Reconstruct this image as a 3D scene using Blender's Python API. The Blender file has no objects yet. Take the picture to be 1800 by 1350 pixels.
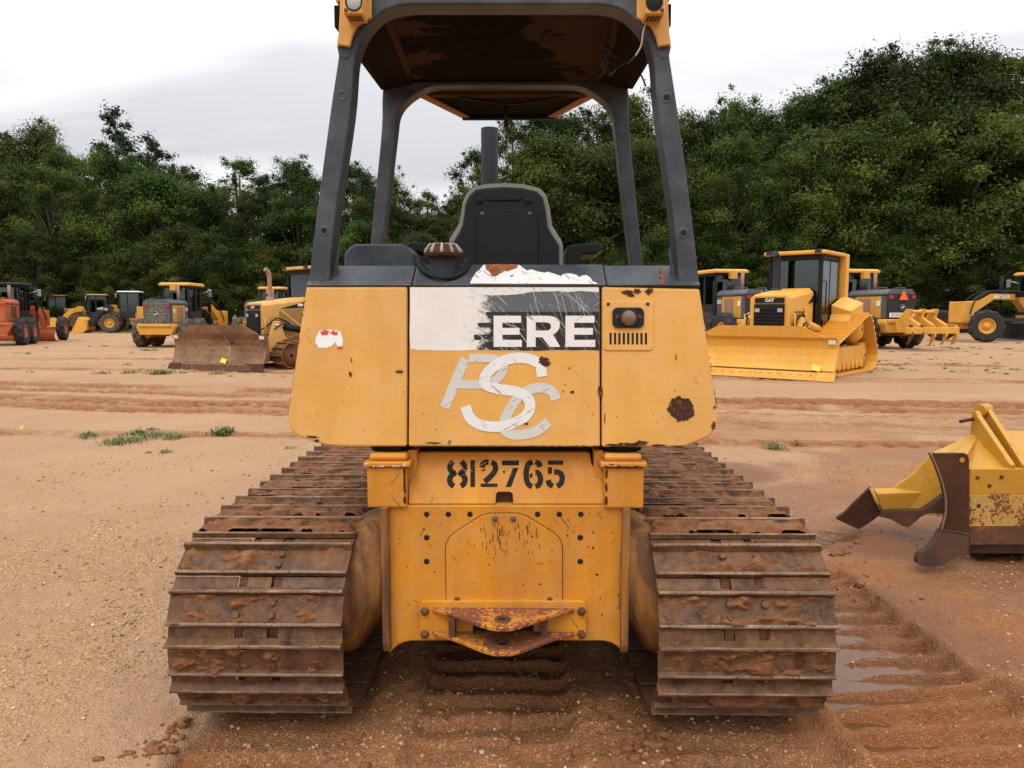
import bpy, bmesh, math, random
import numpy as np
from mathutils import Vector, Matrix
R_ = math.radians
SC = bpy.context.scene
COL = SC.collection
random.seed(7)

# ------------------------------------------------------------------ camera
H = 1.5
PITCH = math.atan(125/1300)
cam_d = bpy.data.cameras.new('camera'); cam = bpy.data.objects.new('camera', cam_d); COL.objects.link(cam)
cam_d.sensor_width = 36; cam_d.lens = 26.0; cam_d.clip_start = .05; cam_d.clip_end = 2000
cam.location = (0, 0, H); cam.rotation_euler = (math.pi/2 - PITCH, 0, 0)
SC.camera = cam

# ------------------------------------------------------------------ world: overcast sky
SUN_EL, SUN_AZ = 52, 205     # azimuth clockwise from +Y
W = bpy.data.worlds.new("World"); SC.world = W; W.use_nodes = True
nt = W.node_tree; nt.nodes.clear()
def wn(t, **k):
    n = nt.nodes.new(t)
    for a, b in k.items(): setattr(n, a, b)
    return n
wo = wn('ShaderNodeOutputWorld'); bg = wn('ShaderNodeBackground'); bg.inputs[1].default_value = .1
sky = wn('ShaderNodeTexSky'); sky.sky_type = 'NISHITA'; sky.sun_disc = False
sky.sun_elevation = R_(SUN_EL); sky.sun_rotation = R_(SUN_AZ); sky.air_density = 1; sky.dust_density = 3
tc = wn('ShaderNodeTexCoord'); sx = wn('ShaderNodeSeparateXYZ'); nt.links.new(tc.outputs['Generated'], sx.inputs[0])
def wm(op, a, b=None, c=None, clamp=False):
    n = wn('ShaderNodeMath', operation=op, use_clamp=clamp)
    for i, v in enumerate((a, b, c)):
        if v is None: continue
        if isinstance(v, (int, float)): n.inputs[i].default_value = v
        else: nt.links.new(v, n.inputs[i])
    return n.outputs[0]
zc = wm('MAXIMUM', sx.outputs[2], 0)
den = wm('ADD', zc, .16)
cx = wm('DIVIDE', sx.outputs[0], den); cy = wm('DIVIDE', sx.outputs[1], den)
cb = wn('ShaderNodeCombineXYZ'); nt.links.new(wm('MULTIPLY', cx, .55), cb.inputs[0]); nt.links.new(wm('MULTIPLY', cy, 1.0), cb.inputs[1])
cb.inputs[2].default_value = 3.7
nz = wn('ShaderNodeTexNoise'); nz.inputs['Scale'].default_value = .95; nz.inputs['Detail'].default_value = 6; nz.inputs['Roughness'].default_value = .5
nz.inputs['Distortion'].default_value = .4
nt.links.new(cb.outputs[0], nz.inputs['Vector'])
cr = wn('ShaderNodeValToRGB'); nt.links.new(nz.outputs['Fac'], cr.inputs[0])
cr.color_ramp.elements[0].position = .39; cr.color_ramp.elements[0].color = (.655, .66, .695, 1)
cr.color_ramp.elements[1].position = .66; cr.color_ramp.elements[1].color = (1.18, 1.18, 1.18, 1)
lum = wm('MULTIPLY_ADD', zc, 15.5, 7.9)
vm = wn('ShaderNodeVectorMath', operation='SCALE'); nt.links.new(cr.outputs[0], vm.inputs[0]); nt.links.new(lum, vm.inputs['Scale'])
mx = wn('ShaderNodeMix', data_type='RGBA'); mx.inputs[0].default_value = .94
nt.links.new(sky.outputs[0], mx.inputs[6]); nt.links.new(vm.outputs[0], mx.inputs[7])
nt.links.new(mx.outputs[2], bg.inputs[0]); nt.links.new(bg.outputs[0], wo.inputs[0])

sun_d = bpy.data.lights.new('sun', 'SUN'); sun = bpy.data.objects.new('sun', sun_d); COL.objects.link(sun)
sun_d.energy = .9; sun_d.angle = R_(25); sun_d.color = (1, .96, .9)
_az = R_(SUN_AZ); _el = R_(SUN_EL)
_sd = Vector((math.sin(_az)*math.cos(_el), math.cos(_az)*math.cos(_el), math.sin(_el)))
sun.rotation_euler = (-_sd).to_track_quat('-Z', 'Y').to_euler()
vs = SC.view_settings; vs.view_transform = 'Standard'; vs.look = 'None'; vs.gamma = 1; vs.exposure = .06
try: vs.use_curve_mapping = False
except Exception: pass
SC.cycles.max_bounces = 6; SC.cycles.diffuse_bounces = 3; SC.cycles.transparent_max_bounces = 12
SC.cycles.use_denoising = True

# ------------------------------------------------------------------ pixel helpers (photo pixels 1800x1350)
CP, SP = math.cos(PITCH), math.sin(PITCH)
def ray(px, py):
    a = (px-900)/1300; b = (675-py)/1300
    return Vector((a, CP+b*SP, -SP+b*CP))
def at(px, py, Y):
    d = ray(px, py); t = Y/d.y
    return Vector((d.x*t, Y, H+d.z*t))
def gnd(px, py, z=0):
    d = ray(px, py); t = (z-H)/d.z
    return Vector((d.x*t, d.y*t, z))

# ------------------------------------------------------------------ materials
class NT:
    def __init__(s, name):
        s.m = bpy.data.materials.new(name); s.m.use_nodes = True; s.t = s.m.node_tree; s.t.nodes.clear()
        s.out = s.n('ShaderNodeOutputMaterial'); s.tc = s.n('ShaderNodeTexCoord')
        s.co = s.tc.outputs['Object']
    def n(s, t, **k):
        x = s.t.nodes.new(t)
        for a, b in k.items(): setattr(x, a, b)
        return x
    def put(s, sock, v):
        if v is None: return
        if hasattr(v, 'is_linked') or isinstance(v, bpy.types.NodeSocket): s.t.links.new(v, sock)
        elif isinstance(v, (tuple, list)):
            sock.default_value = tuple(v)+(1,) if len(v) == 3 and len(sock.default_value) == 4 else tuple(v)
        else: sock.default_value = v
    def noise(s, scale, detail=4, rough=.55, vec=None, dist=0, out='Fac'):
        x = s.n('ShaderNodeTexNoise'); s.put(x.inputs['Vector'], vec or s.co)
        x.inputs['Scale'].default_value = scale; x.inputs['Detail'].default_value = detail
        x.inputs['Roughness'].default_value = rough; x.inputs['Distortion'].default_value = dist
        return x.outputs[out]
    def vor(s, scale, vec=None, feature='F1', out='Distance'):
        x = s.n('ShaderNodeTexVoronoi', feature=feature); s.put(x.inputs['Vector'], vec or s.co); x.inputs['Scale'].default_value = scale
        return x.outputs[out]
    def ramp(s, f, stops, interp='LINEAR'):
        x = s.n('ShaderNodeValToRGB'); s.put(x.inputs[0], f); e = x.color_ramp.elements; x.color_ramp.interpolation = interp
        while len(e) < len(stops): e.new(.5)
        for i, (p, c) in enumerate(stops):
            e[i].position = p; e[i].color = (c, c, c, 1) if isinstance(c, (int, float)) else tuple(c)+(1,)
        return x.outputs[0]
    def step(s, f, a, b): return s.ramp(f, [(a, 0), (b, 1)])
    def mix(s, f, a, b, mode='MIX'):
        x = s.n('ShaderNodeMix', data_type='RGBA', blend_type=mode); s.put(x.inputs[0], f); s.put(x.inputs[6], a); s.put(x.inputs[7], b)
        return x.outputs[2]
    def math(s, op, a, b=None, c=None, clamp=False):
        x = s.n('ShaderNodeMath', operation=op, use_clamp=clamp)
        for i, v in enumerate((a, b, c)): s.put(x.inputs[i], v)
        return x.outputs[0]
    def vscale(s, v):
        x = s.n('ShaderNodeMapping'); s.put(x.inputs[0], s.co); x.inputs['Scale'].default_value = v
        return x.outputs[0]
    def vrot(s, sc, rot):
        x = s.n('ShaderNodeMapping', vector_type='TEXTURE'); s.put(x.inputs[0], s.co); x.inputs['Scale'].default_value = [1/q for q in sc]; x.inputs['Rotation'].default_value = rot
        return x.outputs[0]
    def bump(s, h, dist=.002, strength=1, nrm=None):
        x = s.n('ShaderNodeBump'); s.put(x.inputs['Height'], h); x.inputs['Distance'].default_value = dist; x.inputs['Strength'].default_value = strength
        if nrm is not None: s.put(x.inputs['Normal'], nrm)
        return x.outputs[0]
    def attr(s, name, out='Fac'):
        x = s.n('ShaderNodeAttribute'); x.attribute_name = name; return x.outputs[out]
    def bsdf(s, col, rough=.5, metal=0, nrm=None, spec=.5, **kw):
        x = s.n('ShaderNodeBsdfPrincipled'); s.put(x.inputs['Base Color'], col); s.put(x.inputs['Roughness'], rough); s.put(x.inputs['Metallic'], metal)
        s.put(x.inputs['Specular IOR Level'], spec)
        if nrm is not None: s.put(x.inputs['Normal'], nrm)
        for k, v in kw.items(): s.put(x.inputs[k], v)
        return x.outputs[0]
    def done(s, sh): s.t.links.new(sh, s.out.inputs[0]); return s.m

RUST = (.10, .034, .016)
def paint(name, col, rust=.0, dirt=.25, rough=.42, dirtcol=(.27, .13, .055), sc=1.0, scratch=.15, rustcol=RUST):
    n = NT(name)
    v = n.noise(2.2*sc, 5, .6)
    c = n.mix(v, [q*.86 for q in col], [min(1, q*1.1) for q in col])
    fade = n.step(n.noise(7*sc, 6, .7), .45, .75)
    c = n.mix(n.math('MULTIPLY', fade, .24), c, [q*.6+.25 for q in col])
    # film of dried mud, blotchy and streaked downwards
    st = n.noise(6*sc, 6, .65, vec=n.vscale((1, 1, .22)), dist=.6)
    dm = n.math('MULTIPLY', n.step(st, .42-.16*max(0, dirt-.4), .75-.25*max(0, dirt-.4)), dirt)
    c = n.mix(dm, c, dirtcol)
    if scratch:
        w = n.noise(9*sc, 3, .5, vec=n.vrot((1, 1, 9), (.3, .9, .4)))
        w2 = n.noise(13*sc, 2, .5, vec=n.vrot((9, 1, 1), (.2, .5, .8)))
        sm = n.math('MAXIMUM', n.step(w, .70, .715), n.step(w2, .71, .722))
        c = n.mix(n.math('MULTIPLY', sm, scratch), c, (.14, .06, .03))
    h = n.math('MULTIPLY_ADD', n.noise(3.0*sc, 3, .5), 14.0, n.noise(60*sc, 3, .5))
    if rust:
        e = n.noise(38*sc, 5, .65); f = n.noise(5*sc, 3, .5)
        rm = n.step(n.math('MULTIPLY_ADD', f, .8, e), 1.33-rust*.5, 1.35-rust*.5)
        rc = n.mix(n.noise(50*sc, 3), rustcol, [q*2.4 for q in rustcol])
        c = n.mix(rm, c, rc)
        r = n.mix(rm, (rough,)*3, (.9,)*3)
    else: r = n.math('MULTIPLY_ADD', v, .25, rough-.1)
    r = n.mix(dm, r, (.85,)*3)
    return n.done(n.bsdf(c, r, nrm=n.bump(h, .0006), spec=.35))

def plain(name, col, rough=.5, metal=0, var=.2, bump=.0, sc=8, **kw):
    n = NT(name); v = n.noise(sc, 5, .6)
    c = n.mix(v, [q*(1-var) for q in col], [min(1, q*(1+var)) for q in col])
    return n.done(n.bsdf(c, n.math('MULTIPLY_ADD', v, .2, rough-.1), metal, n.bump(n.noise(sc*8, 3), bump) if bump else None, **kw))

def glass_mat(name, tint=(.40, .47, .44), gl=.06):
    n = NT(name)
    tr = n.n('ShaderNodeBsdfTransparent'); tr.inputs[0].default_value = tint+(1,)
    g = n.n('ShaderNodeBsdfGlossy'); g.inputs['Roughness'].default_value = .04; g.inputs[0].default_value = (.8, .85, .88, 1)
    fr = n.n('ShaderNodeFresnel'); fr.inputs[0].default_value = 1.5
    m = n.n('ShaderNodeMixShader'); n.put(m.inputs[0], n.math('ADD', fr.outputs[0], gl, clamp=True))
    n.t.links.new(tr.outputs[0], m.inputs[1]); n.t.links.new(g.outputs[0], m.inputs[2])
    return n.done(m.outputs[0])

M = {}
M['tank'] = paint('tank_yellow_paint', (.66, .335, .068), rust=.0, dirt=.20, rough=.4, scratch=.25)
M['chassis'] = paint('muddy_yellow_paint', (.62, .255, .016), rust=.58, dirt=.6, rough=.5, dirtcol=(.36, .13, .03), scratch=.75)
M['chassis_dirty'] = paint('dirt_caked_yellow_paint', (.36, .145, .018), rust=.50, dirt=1.1, rough=.75, dirtcol=(.105, .046, .02), scratch=.5, sc=1.3)
M['yellow'] = paint('yellow_paint', (.66, .32, .035), dirt=.42, rough=.45, sc=.6)
M['yellow_clean'] = paint('fresh_yellow_paint', (.72, .355, .04), dirt=.40, rough=.42, sc=.5, scratch=.1, dirtcol=(.46, .20, .045))
M['yellow_dusty'] = paint('dusty_yellow_paint', (.62, .34, .08), dirt=.45, rough=.5, sc=.6)
M['orange'] = paint('orange_paint', (.42, .10, .024), dirt=.4, rough=.5, sc=.4)
M['grey'] = paint('charcoal_paint', (.038, .046, .055), rust=.03, dirt=.05, rough=.45, dirtcol=(.13, .11, .09), scratch=.4)
M['dark'] = plain('dark_grey_metal', (.024, .026, .030), .55, spec=.25)
M['greycap'] = paint('grey_bonnet_paint', (.070, .079, .090), dirt=.2, rough=.4, sc=.5, scratch=0)
M['black'] = plain('black_plastic', (.009, .009, .010), .65, bump=.0003, spec=.25)
M['pipe_dark'] = plain('dark_exhaust', (.018, .020, .025), .7, spec=.2)
M['hole'] = plain('hole_shade', (.008, .006, .005), .9)  # near-black colour standing in for shade inside holes and slots
M['rubber'] = plain('tyre_rubber', (.024, .021, .019), .9, bump=.002, var=.35)
M['dustrubber'] = plain('dusty_tyre_rubber', (.075, .06, .045), .9, bump=.002, var=.4)
M['glass'] = glass_mat('cab_glass')
M['white'] = plain('white_decal', (.72, .72, .70), .5, var=.08)
M['red'] = plain('red_lens', (.45, .02, .02), .25)
M['redletter'] = plain('red_lettering', (.4, .1, .08), .5)
M['reflect'] = plain('orange_reflector', (.85, .12, .02), .4)
M['lens'] = plain('lamp_lens', (.35, .34, .32), .12, spec=.8)
M['amber'] = plain('brown_lens', (.19, .11, .06), .18, spec=.8, var=.5, sc=30)
M['steel'] = plain('bright_steel', (.5, .5, .5), .25, 1)
M['pipe_rust'] = plain('rusty_exhaust', (.30, .17, .11), .8, var=.4, sc=14)
M['seat'] = plain('seat_black_plastic', (.0085, .009, .010), .6, bump=.0004, sc=14, var=.4, spec=.25)
M['seatrim'] = plain('seat_grey_vinyl', (.20, .19, .155), .7, bump=.0008, sc=20)
M['flag'] = plain('yellow_plastic', (.85, .6, .03), .5)

def rust_plate(name, a=(.055, .028, .018), b=(.20, .085, .035), rough=.55, sc=1.0, metal=.0, mudamt=.3, dust=0):
    n = NT(name)
    oi = n.n('ShaderNodeObjectInfo'); va = n.n('ShaderNodeVectorMath', operation='ADD'); n.put(va.inputs[0], n.co); n.put(va.inputs[1], n.math('MULTIPLY', oi.outputs['Random'], 37.0)); n.co = va.outputs[0]
    v = n.noise(4*sc, 7, .65, dist=.4)
    c = n.ramp(v, [(.3, a), (.5, [(p+q)/2 for p, q in zip(a, b)]), (.68, b)])
    f = n.noise(45*sc, 4, .7); c = n.mix(n.step(f, .56, .66), c, (.035, .02, .015))
    if dust: c = n.mix(n.math('MULTIPLY', n.step(n.noise(11*sc, 7, .75, dist=.6), .42, .66), dust), c, (.24, .135, .068))
    mud = n.step(n.noise(9*sc, 6, .7), .60-mudamt*.2, .66-mudamt*.2)
    c = n.mix(n.math('MULTIPLY', mud, .75), c, (.27, .115, .038))
    r = n.mix(mud, n.math('MULTIPLY_ADD', v, .5, rough-.25), (.92,)*3)
    hh = n.math('MULTIPLY_ADD', mud, 1.5, n.noise(70*sc, 4, .6))
    return n.done(n.bsdf(c, r, metal, n.bump(hh, .0016), spec=.22))
M['shoe'] = rust_plate('track_shoe_steel', (.028, .012, .0075), (.160, .072, .032), .5, 1.6, .0, .05, .5)
M['shoe_edge'] = rust_plate('worn_grouser_edge', (.10, .062, .042), (.30, .20, .13), .45, 2.2, .2, -.2)
M['shoe_far'] = rust_plate('rusty_track_steel', (.12, .05, .025), (.25, .11, .05), .7, .6)
M['bladerust'] = rust_plate('rusty_blade_steel', (.14, .06, .03), (.30, .17, .095), .5, .35, .1, -.4)
M['edgerust'] = rust_plate('rusty_edge_steel', (.07, .032, .02), (.17, .075, .04), .6, 1.2, .1, .1)
M['plowsteel'] = rust_plate('brown_plow_steel', (.030, .012, .007), (.10, .036, .013), .6, .8, .0, -.3)
M['plowpaint'] = paint('chipped_plow_yellow', (.50, .24, .008), rust=.54, dirt=.35, rough=.45, scratch=.5)
M['plowworn'] = paint('worn_plow_yellow', (.52, .30, .06), rust=.84, dirt=.5, rough=.5, scratch=.8, sc=1.3)
def mudmat():
    n = NT('clay_mud'); v = n.noise(14, 6, .7)
    c = n.ramp(v, [(.3, (.11, .040, .013)), (.55, (.21, .080, .025)), (.75, (.29, .14, .055))])
    return n.done(n.bsdf(c, .88, 0, n.bump(n.noise(70, 5, .7), .004)))
M['mud'] = mudmat()

def worn(name, col, amount=.5, sc=30, alt=None, dirtcol=None):
    """paint film or vinyl with flaked-off holes"""
    n = NT(name); a = n.noise(sc, 6, .7); b = n.noise(6, 3, .5)
    hole = n.step(n.math('MULTIPLY_ADD', b, .7, a), 1.10-amount*.35, 1.13-amount*.35)
    s1 = n.noise(10, 2, .5, vec=n.vrot((1, 1, 14), (0, .7, 0))); s2 = n.noise(12, 2, .5, vec=n.vrot((1, 1, 16), (0, -.5, 0)))
    hole = n.math('MAXIMUM', hole, n.math('MAXIMUM', n.step(s1, .69, .70), n.step(s2, .70, .71)))
    c = n.mix(n.noise(9, 5, .7), [q*.78 for q in col], col)
    tr = n.n('ShaderNodeBsdfTransparent'); m = n.n('ShaderNodeMixShader'); n.put(m.inputs[0], hole)
    n.t.links.new(n.bsdf(c, .55, spec=.2), m.inputs[1]); n.t.links.new(tr.outputs[0], m.inputs[2])
    return n.done(m.outputs[0])
M['psc_white'] = worn('worn_white_lettering', (.74, .73, .70), .18, 34)
M['psc_grey'] = worn('worn_grey_lettering', (.60, .58, .53), .28, 30)
M['stencil'] = worn('worn_black_stencil', (.008, .007, .006), .14, 40)
M['vinyl_white'] = worn('torn_white_vinyl', (.72, .71, .68), .30, 22)
def deermat(x0, x1, zs):
    """vinyl: grey upper strip, black lower strip, both sanded through to white towards x0"""
    n = NT('sanded_vinyl'); s = n.n('ShaderNodeSeparateXYZ'); n.put(s.inputs[0], n.co)
    g = n.math('GREATER_THAN', s.outputs[2], zs)
    c = n.mix(g, (.022, .021, .02), (.10, .105, .11))
    u = n.math('DIVIDE', n.math('SUBTRACT', s.outputs[0], x0), x1-x0)
    big = n.noise(9, 5, .7); fine = n.noise(60, 4, .7)
    wmask = n.math('ADD', n.math('ADD', n.math('MULTIPLY', big, .34), n.math('MULTIPLY', n.noise(26, 6, .7, vec=n.vrot((1, 1, 2.2), (0, .6, 0))), .34)), n.math('MULTIPLY', fine, .16))
    wmask = n.step(n.math('SUBTRACT', n.math('ADD', wmask, .32), n.math('MULTIPLY', u, 1.0)), .31, .39)
    sc = None
    for rot, sq, th in ((.75, 60, .655), (.95, 70, .66), (.35, 50, .68), (-.6, 60, .675), (1.3, 64, .67)):
        w = n.step(n.noise(3.2, 3, .6, vec=n.vrot((1, 1, sq), (0, rot, 0))), th-.01, th+.012)
        sc = w if sc is None else n.math('MAXIMUM', sc, w)
    wmask = n.math('MAXIMUM', wmask, n.math('MULTIPLY', sc, .75))
    wcol = n.mix(n.noise(5, 5, .7), (.58, .53, .47), (.76, .73, .68))
    c = n.mix(wmask, c, wcol)
    # places where even the white is gone
    bare = n.math('MULTIPLY', n.step(n.noise(22, 5, .7, dist=.5), .66, .68), n.step(u, .62, .3))
    c = n.mix(bare, c, (.62, .33, .07))
    dk = n.step(n.noise(8, 2, .5, vec=n.vrot((1, 1, 12), (0, -.8, 0))), .70, .715)
    c = n.mix(n.math('MULTIPLY', n.math('MULTIPLY', dk, wmask), .7), c, (.13, .11, .09))
    return n.done(n.bsdf(c, .5, spec=.2))
def ceilmat():
    n = NT('torn_roof_liner'); a = n.noise(3.1, 7, .66, dist=.5)
    s = n.n('ShaderNodeSeparateXYZ'); n.put(s.inputs[0], n.co)
    ax = n.math('MULTIPLY', n.math('ABSOLUTE', n.math('ADD', s.outputs[0], .06)), .62)
    ay = n.math('MULTIPLY', n.math('SUBTRACT', s.outputs[1], 3.0), -.10)
    m = n.step(n.math('ADD', n.math('ADD', a, ax), ay), .655, .672)
    c = n.mix(m, (.004, .0035, .003), (.045, .024, .015))
    return n.done(n.bsdf(c, .8, 0, n.bump(n.noise(20, 4), .003), spec=.04))
M['ceiling'] = ceilmat()
M['rooftan'] = plain('dirty_tan_panel', (.062, .033, .020), .8, sc=4, spec=.05)
M['roofdark'] = plain('dark_brown_panel', (.014, .009, .007), .85, sc=4, var=.4, spec=.06)  # very dark brown for the roof rails
# ------------------------------------------------------------------ mesh helpers
class MB:
    def __init__(s): s.v = []; s.f = []; s.mi = []; s.sm = []
    def add(s, vs, fs, m=0, smooth=False):
        o = len(s.v); s.v += [tuple(p) for p in vs]
        for f in fs: s.f.append(tuple(o+i for i in f)); s.mi.append(m); s.sm.append(smooth)
        return s
    def box(s, x0, x1, y0, y1, z0, z1, m=0):
        return s.add([(x0,y0,z0),(x1,y0,z0),(x1,y1,z0),(x0,y1,z0),(x0,y0,z1),(x1,y0,z1),(x1,y1,z1),(x0,y1,z1)],
              [(0,3,2,1),(4,5,6,7),(0,1,5,4),(1,2,6,5),(2,3,7,6),(3,0,4,7)], m)
    def loft(s, rings, m=0, caps=True, smooth=False, closed=True):
        n = len(rings[0]); vs = [p for r in rings for p in r]; fs = []
        for k in range(len(rings)-1):
            for i in range(n if closed else n-1):
                j = (i+1) % n; fs.append((k*n+i, k*n+j, (k+1)*n+j, (k+1)*n+i))
        if caps: fs.append(tuple(range(n))[::-1]); fs.append(tuple((len(rings)-1)*n+i for i in range(n)))
        o = len(s.f); s.add(vs, fs, m, smooth)
        if caps: s.sm[-1] = s.sm[-2] = False
        return s
    def prism(s, poly, axis, a, b, m=0):
        mk = {'x': lambda u, v, w: (w, u, v), 'y': lambda u, v, w: (u, w, v), 'z': lambda u, v, w: (u, v, w)}[axis]
        return s.loft([[mk(u, v, a) for u, v in poly], [mk(u, v, b) for u, v in poly]], m)
    def slab(s, pts, d, m=0):
        """polygon given in 3-D thickened along vector d"""
        return s.loft([[Vector(p) for p in pts], [Vector(p)+Vector(d) for p in pts]], m)
    def face(s, pts, m=0): return s.add(pts, [tuple(range(len(pts)))], m)
    def tube(s, path, r, n=10, m=0, caps=True):
        path = [Vector(p) for p in path]; rr = r if isinstance(r, (list, tuple)) else [r]*len(path)
        rings = []; up = None
        for i, p in enumerate(path):
            d = (path[min(i+1, len(path)-1)]-path[max(i-1, 0)]).normalized()
            if up is None:
                up = Vector((0, 0, 1)) if abs(d.z) < .9 else Vector((1, 0, 0))
            a = d.cross(up).normalized(); b = a.cross(d).normalized(); up = b
            rings.append([p + rr[i]*(math.cos(2*math.pi*k/n)*a + math.sin(2*math.pi*k/n)*b) for k in range(n)])
        return s.loft(rings, m, caps, True)
    def cyl(s, p0, p1, r, n=16, m=0, r1=None): return s.tube([p0, p1], [r, r if r1 is None else r1], n, m)
    def lathe(s, prof, c, axis='y', n=32, m=0, fn=None, smooth=True):
        """prof: (radius, along-axis) pairs"""
        c = Vector(c); vs = []; k = len(prof)
        for i in range(n):
            a = 2*math.pi*i/n
            for j, (r, t) in enumerate(prof):
                if fn: r = fn(i, j, r)
                u, w = r*math.cos(a), r*math.sin(a)
                vs.append(c+Vector({'y': (u, t, w), 'x': (t, u, w), 'z': (u, w, t)}[axis]))
        fs = [(i*k+j, ((i+1) % n)*k+j, ((i+1) % n)*k+j+1, i*k+j+1) for i in range(n) for j in range(k-1)]
        return s.add(vs, fs, m, smooth)
    def xf(s, mat): s.v = [tuple(mat @ Vector(p)) for p in s.v]; return s
    def join(s, o, mat=None):
        vs = o.v if mat is None else [tuple(mat @ Vector(p)) for p in o.v]; k = len(s.v); s.v += vs
        s.f += [tuple(k+i for i in f) for f in o.f]; s.mi += o.mi; s.sm += o.sm; return s
    def build(s, name, mats, parent=None, bevel=0, seg=2, fix=True):
        me = bpy.data.meshes.new(name); me.from_pydata(s.v, [], s.f)
        mats = mats if isinstance(mats, (list, tuple)) else [mats]
        for q in mats: me.materials.append(M[q] if isinstance(q, str) else q)
        me.polygons.foreach_set('material_index', s.mi); me.polygons.foreach_set('use_smooth', s.sm)
        if fix:
            b = bmesh.new(); b.from_mesh(me); bmesh.ops.recalc_face_normals(b, faces=b.faces); b.to_mesh(me); b.free()
        me.update()
        o = bpy.data.objects.new(name, me); COL.objects.link(o)
        if parent is not None: o.parent = parent
        if bevel:
            md = o.modifiers.new('bevel', 'BEVEL'); md.width = bevel; md.segments = seg; md.limit_method = 'ANGLE'; md.angle_limit = R_(35)
        return o

def tag(o, label=None, cat=None, group=None, kind=None):
    if label: o['label'] = label
    if cat: o['category'] = cat
    if group: o['group'] = group
    if kind: o['kind'] = kind
    return o
def thing(name, loc, rz=0, label=None, cat=None, group=None, scale=1):
    o = bpy.data.objects.new(name, None); COL.objects.link(o); o.location = loc; o.rotation_euler = (0, 0, rz); o.scale = (scale,)*3
    o.empty_display_size = .2
    return tag(o, label, cat, group)
def np_mesh(name, V, Q, mats, smooth=False, attrs=None):
    me = bpy.data.meshes.new(name); V = np.asarray(V, np.float32); Q = np.asarray(Q, np.int32); k = Q.shape[1]
    me.vertices.add(len(V)); me.vertices.foreach_set('co', V.ravel())
    me.loops.add(Q.size); me.loops.foreach_set('vertex_index', Q.ravel())
    me.polygons.add(len(Q)); me.polygons.foreach_set('loop_start', np.arange(0, Q.size, k, dtype=np.int32))
    me.polygons.foreach_set('use_smooth', np.full(len(Q), smooth))
    for q in mats: me.materials.append(M[q] if isinstance(q, str) else q)
    for nm, arr in (attrs or {}).items():
        a = me.attributes.new(nm, 'FLOAT', 'POINT'); a.data.foreach_set('value', np.asarray(arr, np.float32).ravel())
    me.update(calc_edges=True); me.validate()
    return me
def catmull(pts, n=8):
    pts = [Vector(p) for p in pts]; out = []
    for i in range(len(pts)-1):
        a, b, c, d = pts[max(i-1, 0)], pts[i], pts[i+1], pts[min(i+2, len(pts)-1)]
        for k in range(n):
            t = k/n; out.append(.5*((2*b)+(c-a)*t+(2*a-5*b+4*c-d)*t*t+(3*b-a-3*c+d)*t**3))
    return out+[pts[-1]]
def stroke(path, w):
    """2-D stroke -> list of quads (pixel space)"""
    p = [Vector((q[0], q[1])) for q in path]; L = []
    for i in range(len(p)):
        d = (p[min(i+1, len(p)-1)]-p[max(i-1, 0)]).normalized(); nrm = Vector((-d.y, d.x))*w/2
        L.append((p[i]+nrm, p[i]-nrm))
    return L
def text_data(txt, offset=.0, spacing=1.0):
    cu = bpy.data.curves.new('lettering', 'FONT'); cu.body = txt; cu.size = 1; cu.offset = offset; cu.space_character = spacing; cu.resolution_u = 3
    o = bpy.data.objects.new('lettering', cu); COL.objects.link(o)
    me = bpy.data.meshes.new_from_object(o); v = [tuple(q.co) for q in me.vertices]; f = [tuple(q.vertices) for q in me.polygons]
    bpy.data.objects.remove(o); bpy.data.curves.remove(cu); bpy.data.meshes.remove(me)
    xs = [q[0] for q in v]; ys = [q[1] for q in v]; x0, x1, y0, y1 = min(xs), max(xs), min(ys), max(ys)
    return [((q[0]-x0)/(x1-x0), (q[1]-y0)/(y1-y0)) for q in v], f
def lettering(txt, origin, u, v, mat, parent, name='lettering', offset=.02, spacing=1.0):
    """text stretched over the rectangle origin + u (width) + v (height)"""
    o, u, v = Vector(origin), Vector(u), Vector(v); P, f = text_data(txt, offset, spacing)
    return MB().add([o+u*a+v*b for a, b in P], f).build(name, mat, parent, fix=False)

def jag(cx, cy, rx, ry, seed, n=44, rough=.28):
    rs = random.Random(seed); ph = [rs.uniform(0, 6.28) for _ in range(6)]; out = []
    for i in range(n):
        a = 2*math.pi*i/n; k = 1+rough*(.45*math.sin(2*a+ph[0])+.35*math.sin(5*a+ph[1])+.3*math.sin(9*a+ph[2]))+rs.uniform(-rough, rough)*.45
        out.append((cx+rx*k*math.cos(a), cy+ry*k*math.sin(a)))
    return out

# ------------------------------------------------------------------ numpy noise
_rng = np.random.default_rng(11); _lat = _rng.random((257, 257))
def vnoise(x, y):
    xi = np.floor(x).astype(int); yi = np.floor(y).astype(int); fx = x-xi; fy = y-yi
    fx = fx*fx*(3-2*fx); fy = fy*fy*(3-2*fy); xi &= 255; yi &= 255
    a = _lat[xi, yi]; b = _lat[xi+1, yi]; c = _lat[xi, yi+1]; d = _lat[xi+1, yi+1]
    return (a*(1-fx)+b*fx)*(1-fy)+(c*(1-fx)+d*fx)*fy
def fbm(x, y, o=4, g=.5):
    s = 0; a = 1; t = 0
    for k in range(o):
        s = s+a*vnoise(x*2**k+13.7*k, y*2**k+7.1*k); t += a; a *= g
    return s/t
def sstep(e0, e1, x):
    t = np.clip((x-e0)/(e1-e0), 0, 1); return t*t*(3-2*t)

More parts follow.
